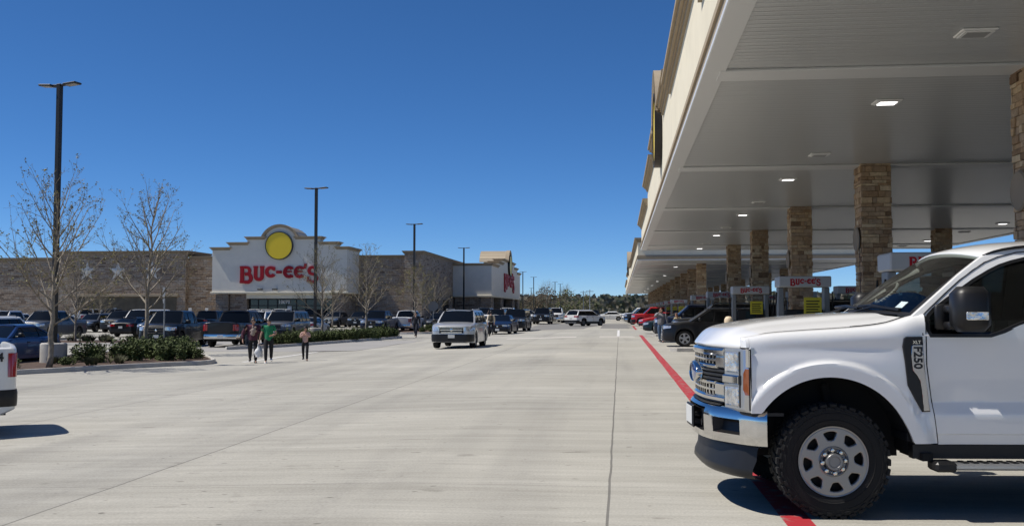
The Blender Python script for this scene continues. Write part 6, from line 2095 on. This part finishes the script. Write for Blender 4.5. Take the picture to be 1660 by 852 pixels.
def hair_mesh(c, yaw, pitch, sc, m, length=0.0, bun=False):
    mb = MB(); M = Matrix.Translation(c) @ Matrix.Rotation(yaw, 4, 'Z') @ Matrix.Rotation(pitch, 4, 'Y') @ Matrix.Scale(sc, 4)
    P = []; r = random.Random(int(c[2]*1000)+int(length*100))
    for i in range(22):
        a = 2*pi*i/22; row = []; back = (1-cos(a))/2
        lo = lerp(.42, -.60-length*4, back**.55)
        for j in range(8):
            t = j/7; z = lerp(1.0, lo, t); zz = max(-1, min(1, z)); rr = sqrt(max(0, 1-max(zz, 0)**2)) if zz > 0 else 1-.12*(-zz)
            k = 1.10+.03*r.uniform(-1,1)
            row.append(M @ Vector((cos(a)*rr*.092*k - .004, sin(a)*rr*.078*k, z*.115*1.07)))
        P.append(row)
    mb.grid(P, wrap=True)
    if bun: mb.lathe([(0,.05),(.035,.04),(.05,0),(.035,-.04),(0,-.05)], 12, M @ Matrix.Translation((-.05,0,.125)))
    return mb.mesh('hair', m, smooth=180)
def hand_chain(V_, E_, R_, wrist_i, d, side, curl=.6, sc=1.0):
    """palm with four unequal bent fingers and a side thumb"""
    d = d.normalized(); w = V_[wrist_i]
    out = d.cross(Vector((0,1,0))).normalized() if abs(d.y) < .9 else Vector((1,0,0))   # palm width axis
    nrm = d.cross(out).normalized()
    p = len(V_); V_.append(w+d*.05*sc); R_.append((.030*sc,.016*sc)); E_.append((wrist_i, p))
    p2 = len(V_); V_.append(w+d*.088*sc); R_.append((.030*sc,.014*sc)); E_.append((p, p2))
    for k, L in enumerate((.066,.078,.072,.055)):
        o = out*(.026-.0175*k)*sc; b = V_[p2]+o*.7
        q = d.copy(); last = p2
        for s_ in range(3):
            q = (q + nrm*curl*.45*side).normalized(); n_ = len(V_)
            b = b + q*L*sc*(.45,.32,.23)[s_] + (o*.3 if s_ == 0 else Vector()); V_.append(b); R_.append((.0088*sc,)*2); E_.append((last, n_)); last = n_
    q = (d*.5+out*.85).normalized(); last = p; b = V_[p]
    for s_ in range(2):
        n_ = len(V_); b = b+q*.036*sc; q = (q+d*.5+nrm*.2*side).normalized(); V_.append(b); R_.append((.010*sc,)*2); E_.append((last, n_)); last = n_
def person(x, y, heading, h, label, skin=SKIN, shirt=None, trousers=None, shoes=None, hairm=None, stride=.25, phase=1, arms=None, stout=1.0, sleeve='long', hair_len=0.0, yaw=0, pitch=0,
           lean=0.0, seated=False, z=None, bun=False, cap=None, hem=.0, root=None, group=None, bend=None):
    r_ = empty('person', (x, y, gz(x, y) if z is None else z), radians(heading), label, 'person', group)
    k = h/1.70; S = stout
    hip_z = .90*k
    def T(v):   # upper body lean about the hips
        v = Vector(v); return Vector((v.x + (v.z-hip_z)*sin(lean), v.y, hip_z+(v.z-hip_z)*cos(lean))) if v.z > hip_z else v
    J = {}
    J['pel'] = Vector((0,0,.95*k)); J['bel'] = T((.01,0,1.08*k)); J['che'] = T((0,0,1.26*k)); J['nec'] = T((-.005,0,1.42*k)); J['hd'] = T((.01,0,1.50*k))
    for s_, n_ in ((1,'l'),(-1,'r')):
        f = stride*phase*s_*k
        J['hip'+n_] = Vector((0, s_*.095*S**.5*k, .88*k))
        if seated:
            J['kne'+n_] = Vector((.44*k, s_*.13*k, .93*k)); J['ank'+n_] = Vector((.62*k, s_*.12*k, .52*k)); J['toe'+n_] = Vector((.78*k, s_*.13*k, .48*k))
        else:
            lift = max(0, -f)*.35
            J['kne'+n_] = Vector((f*.55+.05*k, s_*.10*k, .49*k+lift*.3)); J['ank'+n_] = Vector((f-.02*k, s_*.095*k, .085*k+lift)); J['toe'+n_] = Vector((f+.09*k, s_*.11*k, .035*k+lift*.25))
        J['sho'+n_] = T((-.005, s_*.175*S**.4*k, 1.375*k))
        a = (arms or {}).get(n_)
        if a is None: a = ((-f*.35-.01, .23, 1.10), (-f*.8+.06*1, .235, .87))
        J['elb'+n_] = T((a[0][0]*k, s_*a[0][1]*k*S**.4, a[0][2]*k)); J['wri'+n_] = T((a[1][0]*k, s_*a[1][1]*k*S**.3, a[1][2]*k))
    # full body
    order = ['pel','bel','che','nec','hd']; V_ = [J[n] for n in order]; R_ = [(.080*S*k,.075*S*k),(.075*S*k,.070*S*k),(.075*S**.6*k,.070*S**.6*k),(.050*k,.050*k),(.05*k,.05*k)]
    E_ = [(0,1),(1,2),(2,3),(3,4)]; idx = {n:i for i, n in enumerate(order)}
    for n_ in 'lr':
        for a_, b_, rr in (('hip','pel',.066*S**.6),('kne','hip',.048*S**.4),('ank','kne',.030),('toe','ank',.022),('sho','che',.044),('elb','sho',.039*S**.4),('wri','elb',.026)):
            i = len(V_); idx[a_+n_] = i; V_.append(J[a_+n_]); R_.append((rr*k, rr*k)); E_.append((idx[b_+n_] if b_+n_ in idx else idx[b_], i))
        hand_chain(V_, E_, R_, idx['wri'+n_], J['wri'+n_]-J['elb'+n_], 1 if n_ == 'l' else -1, sc=k)
    bm_ = skin_mesh(V_, E_, R_)
    hc = J['hd'] + Vector((.02, 0, .075*k)) + Vector((sin(lean)*.03, 0, 0))
    mb = MB(); merge(mb, bm_); mb.m = [0]*len(mb.f); head_mesh(mb, hc, radians(yaw), radians(pitch), k)
    mb.build('body', [skin, EYE, LIP], r_, smooth=180, fixn=False)
    link('hair', hair_mesh(hc, radians(yaw), radians(pitch), k, hairm, hair_len, bun), r_)
    if cap:
        c = MB(); M = Matrix.Translation(hc) @ Matrix.Rotation(radians(yaw), 4, 'Z') @ Matrix.Scale(k, 4)
        c.lathe([(0,.145),(.06,.135),(.095,.095),(.103,.045),(.10,.04)], 20, M); c.bbox(.06,.20,-.065,.065,.042,.055,.005,M); c.build('cap', cap, r_, smooth=60)
    def garment(nm, names, links, extra, m):
        Vg = []; Rg = []; id_ = {}; Eg = []
        for n, rr in names: id_[n] = len(Vg); Vg.append(J[n] if n in J else extra[n]); Rg.append((rr[0]*k, rr[1]*k) if hasattr(rr, '__len__') else (rr*k, rr*k))
        for a, b in links: Eg.append((id_[a], id_[b]))
        me = skin_mesh(Vg, Eg, Rg, sub=2); me.materials.clear(); me.materials.append(m)
        return link(nm, me, r_)
    ex = {}
    for n_ in 'lr':
        ex['mid'+n_] = J['sho'+n_].lerp(J['elb'+n_], .62); ex['cuf'+n_] = J['elb'+n_].lerp(J['wri'+n_], .93); ex['hem'+n_] = J['kne'+n_].lerp(J['ank'+n_], 1.02)
    ex['hemb'] = J['pel'] + Vector((0,0,(-.02-hem)*k)); ex['waist'] = J['pel']+Vector((0,0,.04*k))
    nm = [('bel',(.128*S,.122*S)),('hemb',(.138*S,.128*S)),('che',(.120*S**.7,.118*S**.7)),('nec',(.064,.064))]; lk = [('hemb','bel'),('bel','che'),('che','nec')]
    for n_ in 'lr':
        nm += [('sho'+n_,.084*S**.4),(('elb'+n_) if sleeve == 'long' else ('mid'+n_), .060*S**.4)]; lk += [('che','sho'+n_),('sho'+n_,('elb' if sleeve == 'long' else 'mid')+n_)]
        if sleeve == 'long': nm += [('cuf'+n_,.040)]; lk += [('elb'+n_,'cuf'+n_)]
    garment('shirt', nm, lk, ex, shirt)
    nm = [('pel',(.125*S,.110*S)),('waist',(.120*S,.105*S))]; lk = [('waist','pel')]
    for n_ in 'lr': nm += [('hip'+n_,.105*S**.6),('kne'+n_,.076*S**.4),('hem'+n_,.058)]; lk += [('pel','hip'+n_),('hip'+n_,'kne'+n_),('kne'+n_,'hem'+n_)]
    garment('trousers', nm, lk, ex, trousers)
    for n_ in 'lr':
        a, t = J['ank'+n_], J['toe'+n_]; d = (t-a); d.z = 0; d = d.normalized() if d.length > .01 else Vector((1,0,0))
        up = Vector((0,0,1)); mb = MB(); tilt = (a.z-.085*k)*1.6 if not seated else 0
        base = Vector((a.x, a.y, a.z-.085*k)); P = []
        for u, w, hh in ((-.075,.028,.075),(-.06,.040,.115),(0,.042,.13),(.07,.042,.06),(.13,.040,.04),(.17,.022,.028)):
            c = base + d*u*k + Vector((0,0,max(0, -u*tilt))); sd = Vector((-d.y, d.x, 0))
            P.append([c-sd*w*k, c-sd*w*k+up*hh*.6*k, c+up*hh*k, c+sd*w*k+up*hh*.6*k, c+sd*w*k])
        mb.grid(P); mb.add(P[0], [(0,1,2,3,4)]); mb.add(P[-1], [(0,1,2,3,4)]); mb.grid([[p[0], p[4]] for p in P])
        mb.build('shoe', shoes, r_, smooth=60)
    return r_, J
def cloth(name, col, var=.1, rough=.85): return mat('cloth_'+name, col, rough, var=var, scale=14, bump=.2, bscale=30)
HAIRB = mat('black_hair', (.012,.009,.008), .5); HAIRR = mat('auburn_hair', (.16,.06,.03), .5); HAIRG = mat('brown_hair', (.06,.035,.02), .55)
BLK = cloth('black', (.012,.012,.014)); WSH = mat('white_shoes', (.7,.7,.69), .6); BSH = mat('black_shoes', (.012,.012,.012), .5); DENIM = cloth('denim', (.09,.15,.24), .25)
g_p = None
# couple walking with a bag
p1, J1 = person(-13.5, 36.55, -68, 1.66, 'person in maroon top and black trousers holding a plush', shirt=cloth('maroon', (.085,.022,.040), .35), trousers=BLK, shoes=BSH, hairm=HAIRG, stride=.20, stout=1.45, yaw=5, bun=True, hem=.08,
      arms={'l': ((.0,.30,1.12),(.20,.07,1.22)), 'r': ((-.06,.33,1.12),(.04,.34,.88))})
mb = MB(); r0 = random.Random(3)
mb.lathe([(0,.13),(.05,.12),(.08,.06),(.085,0),(.07,-.07),(.09,-.12),(.06,-.17),(0,-.18)], 14)
for s_ in (-1,1): mb.lathe([(0,.05),(.035,.03),(.03,-.02),(0,-.03)], 10, Matrix.Translation((s_*.05,0,.13))); mb.lathe([(0,.06),(.03,.04),(.035,-.03),(0,-.05)], 10, Matrix.Translation((s_*.085,.03,-.02)))
pl_ = mb.build('plush_toy', mat('grey_beige_plush', (.36,.28,.24), .95, var=.3, scale=18), None, smooth=180)
q = Matrix.Rotation(radians(-68), 4, 'Z') @ Vector((.235, .0, 1.20)); pl_.location = (-13.5+q.x, 36.55+q.y, gz(-13.5,36.5)+1.19); pl_.rotation_euler = (.2,.15,.6)
tag(pl_, 'small grey beige plush toy held against the maroon top', 'toy')
p2, J2 = person(-12.78, 36.2, -72, 1.62, 'person in bright green t-shirt and black trousers carrying a white bag', shirt=cloth('green', (.015,.20,.085), .12), trousers=BLK, shoes=WSH, hairm=HAIRB, stride=.22, phase=-1, stout=1.15, sleeve='short', hem=.10, yaw=-10,
      arms={'l': ((-.02,.26,1.12),(.20,.12,1.06)), 'r': ((-.06,.27,1.10),(-.06,.33,.86))})
q = Matrix.Rotation(radians(-72), 4, 'Z') @ Vector(J2['wrir']+Vector((-.01,-.02,-.09)))
hx, hy, hz = -12.78+q.x, 36.2+q.y, q.z + gz(-12.78, 36.2)
mb = MB(); P = []
for j in range(9):
    t = j/8; z = -.10 - .40*t; w = lerp(.04, .15, ss(0,.6,t))*(1 if t < .85 else .85); dd = lerp(.02, .09, ss(0,.6,t)); row = []
    for i in range(14):
        a = 2*pi*i/14; row.append(Vector((w*cos(a)*(1+.16*sin(3*a+j)), dd*sin(a)*(1+.1*cos(2*a+j)), z+.025*sin(5*a+j*1.7))))
    P.append(row)
P = [[P[j][i] for j in range(9)] for i in range(14)]
mb.grid(P, wrap=True); mb.add([P[i][8] for i in range(14)], [tuple(range(14))])
for s_ in (-1,1): mb.tube([(s_*.035,0,-.10),(s_*.028,0,-.03),(0,0,.0)], [.02,.012,.012], 5)
bag = mb.build('shopping_bag', mat('white_plastic_bag', (.72,.72,.71), .4), None, smooth=180); bag.location = (hx, hy, hz); bag.rotation_euler = (0,.0,.5)
tag(bag, 'white plastic shopping bag hanging from the hand of the person in green', 'bag')
person(-11.75, 37.3, -75, 1.30, 'child in pale pink top walking alone with hands raised to face', shirt=cloth('pink', (.52,.33,.28), .08), trousers=BLK, shoes=BSH, hairm=HAIRB, stride=.20, hem=.06, pitch=8,
      arms={'l': ((.05,.22,1.16),(.17,.03,1.36)), 'r': ((.02,.24,1.14),(.13,.08,1.30))})
person(-15.0, 74.2, -95, 1.86, 'person dressed all in dark clothes walking past the third island', shirt=cloth('navy', (.012,.014,.022)), trousers=cloth('dark_navy', (.012,.014,.026)), shoes=BSH, hairm=HAIRB, stride=.24, stout=1.1, hem=.1)
pb, JB = person(-9.05, 71.5, 100, 1.80, 'person in pale top with a dark backpack walking behind the silver suv', shirt=cloth('cream', (.60,.52,.40), .08), trousers=BLK, shoes=BSH, hairm=HAIRB, stride=.28, lean=.14, hem=.08)
mb = MB(); mb.bbox(-.13,.13,-.10,.08,-.24,.22,.07); mb.bbox(-.10,.10,-.15,-.08,-.20,.02,.03)
for s_ in (-1,1): mb.tube([(s_*.09,.05,.2),(s_*.10,.16,.24),(s_*.11,.27,.10),(s_*.10,.16,-.12),(s_*.09,.06,-.16)], .018, 5)
bp_ = mb.build('backpack', cloth('dark_olive', (.03,.028,.02)), None, smooth=60); q = Matrix.Rotation(radians(100), 4, 'Z') @ Vector((-.12,0,1.26))
bp_.location = (-9.05+q.x, 71.5+q.y, gz(-9.05,71.5)+1.25); bp_.rotation_euler = (-.14*0,0,radians(100-90))
tag(bp_, 'dark backpack worn over a pale top', 'backpack')
person(-8.3, 124, -100, 1.78, 'person in light grey hooded top standing beside the far black suv', shirt=cloth('light_grey', (.34,.36,.41), .1), trousers=cloth('slate', (.05,.06,.09)), shoes=BSH, hairm=HAIRB, stride=.18, stout=1.15, hem=.1)
# woman by the pumps shading her face
person(2.05, 51.4, -100, 1.72, 'person in grey sweater and blue jeans raising a hand to the face', shirt=cloth('grey', (.22,.22,.23), .15), trousers=DENIM, shoes=cloth('grey_shoe', (.06,.06,.07)), hairm=HAIRR, stride=.16, stout=1.25, yaw=20, hair_len=.05, hem=.08,
      arms={'r': ((.10,.27,1.28),(.16,.05,1.50)), 'l': ((-.02,.27,1.10),(.05,.28,.86))})
person(3.2, 55.0, -120, 1.62, 'person with red brown hair and pale patterned top bending by the dark blue suv', shirt=cloth('cream_print', (.42,.36,.22), .6), trousers=BLK, shoes=BSH, hairm=HAIRR, stride=.08, lean=.75, yaw=0, hair_len=.05,
      arms={'r': ((.18,.22,1.12),(.36,.12,.98)), 'l': ((.18,.22,1.12),(.36,.12,.98))})
# driver seated in the white pickup
dm = Matrix.Translation((TX, TY, 0)) @ Matrix.Rotation(TR, 4, 'Z')
q = dm @ Vector((2.02, -.45, 0)); 
person(q.x, q.y, math.degrees(TR)+180, 1.72, 'person in green patterned top sitting at the wheel of the white pickup', shirt=cloth('green_leaf_print', (.035,.11,.085), .9), trousers=BLK, shoes=BSH, hairm=HAIRB, seated=True, z=.13, lean=-.18, sleeve='short',
      arms={'l': ((.16,.26,1.12),(.44,.16,1.17)), 'r': ((.16,.26,1.12),(.44,.16,1.17))})
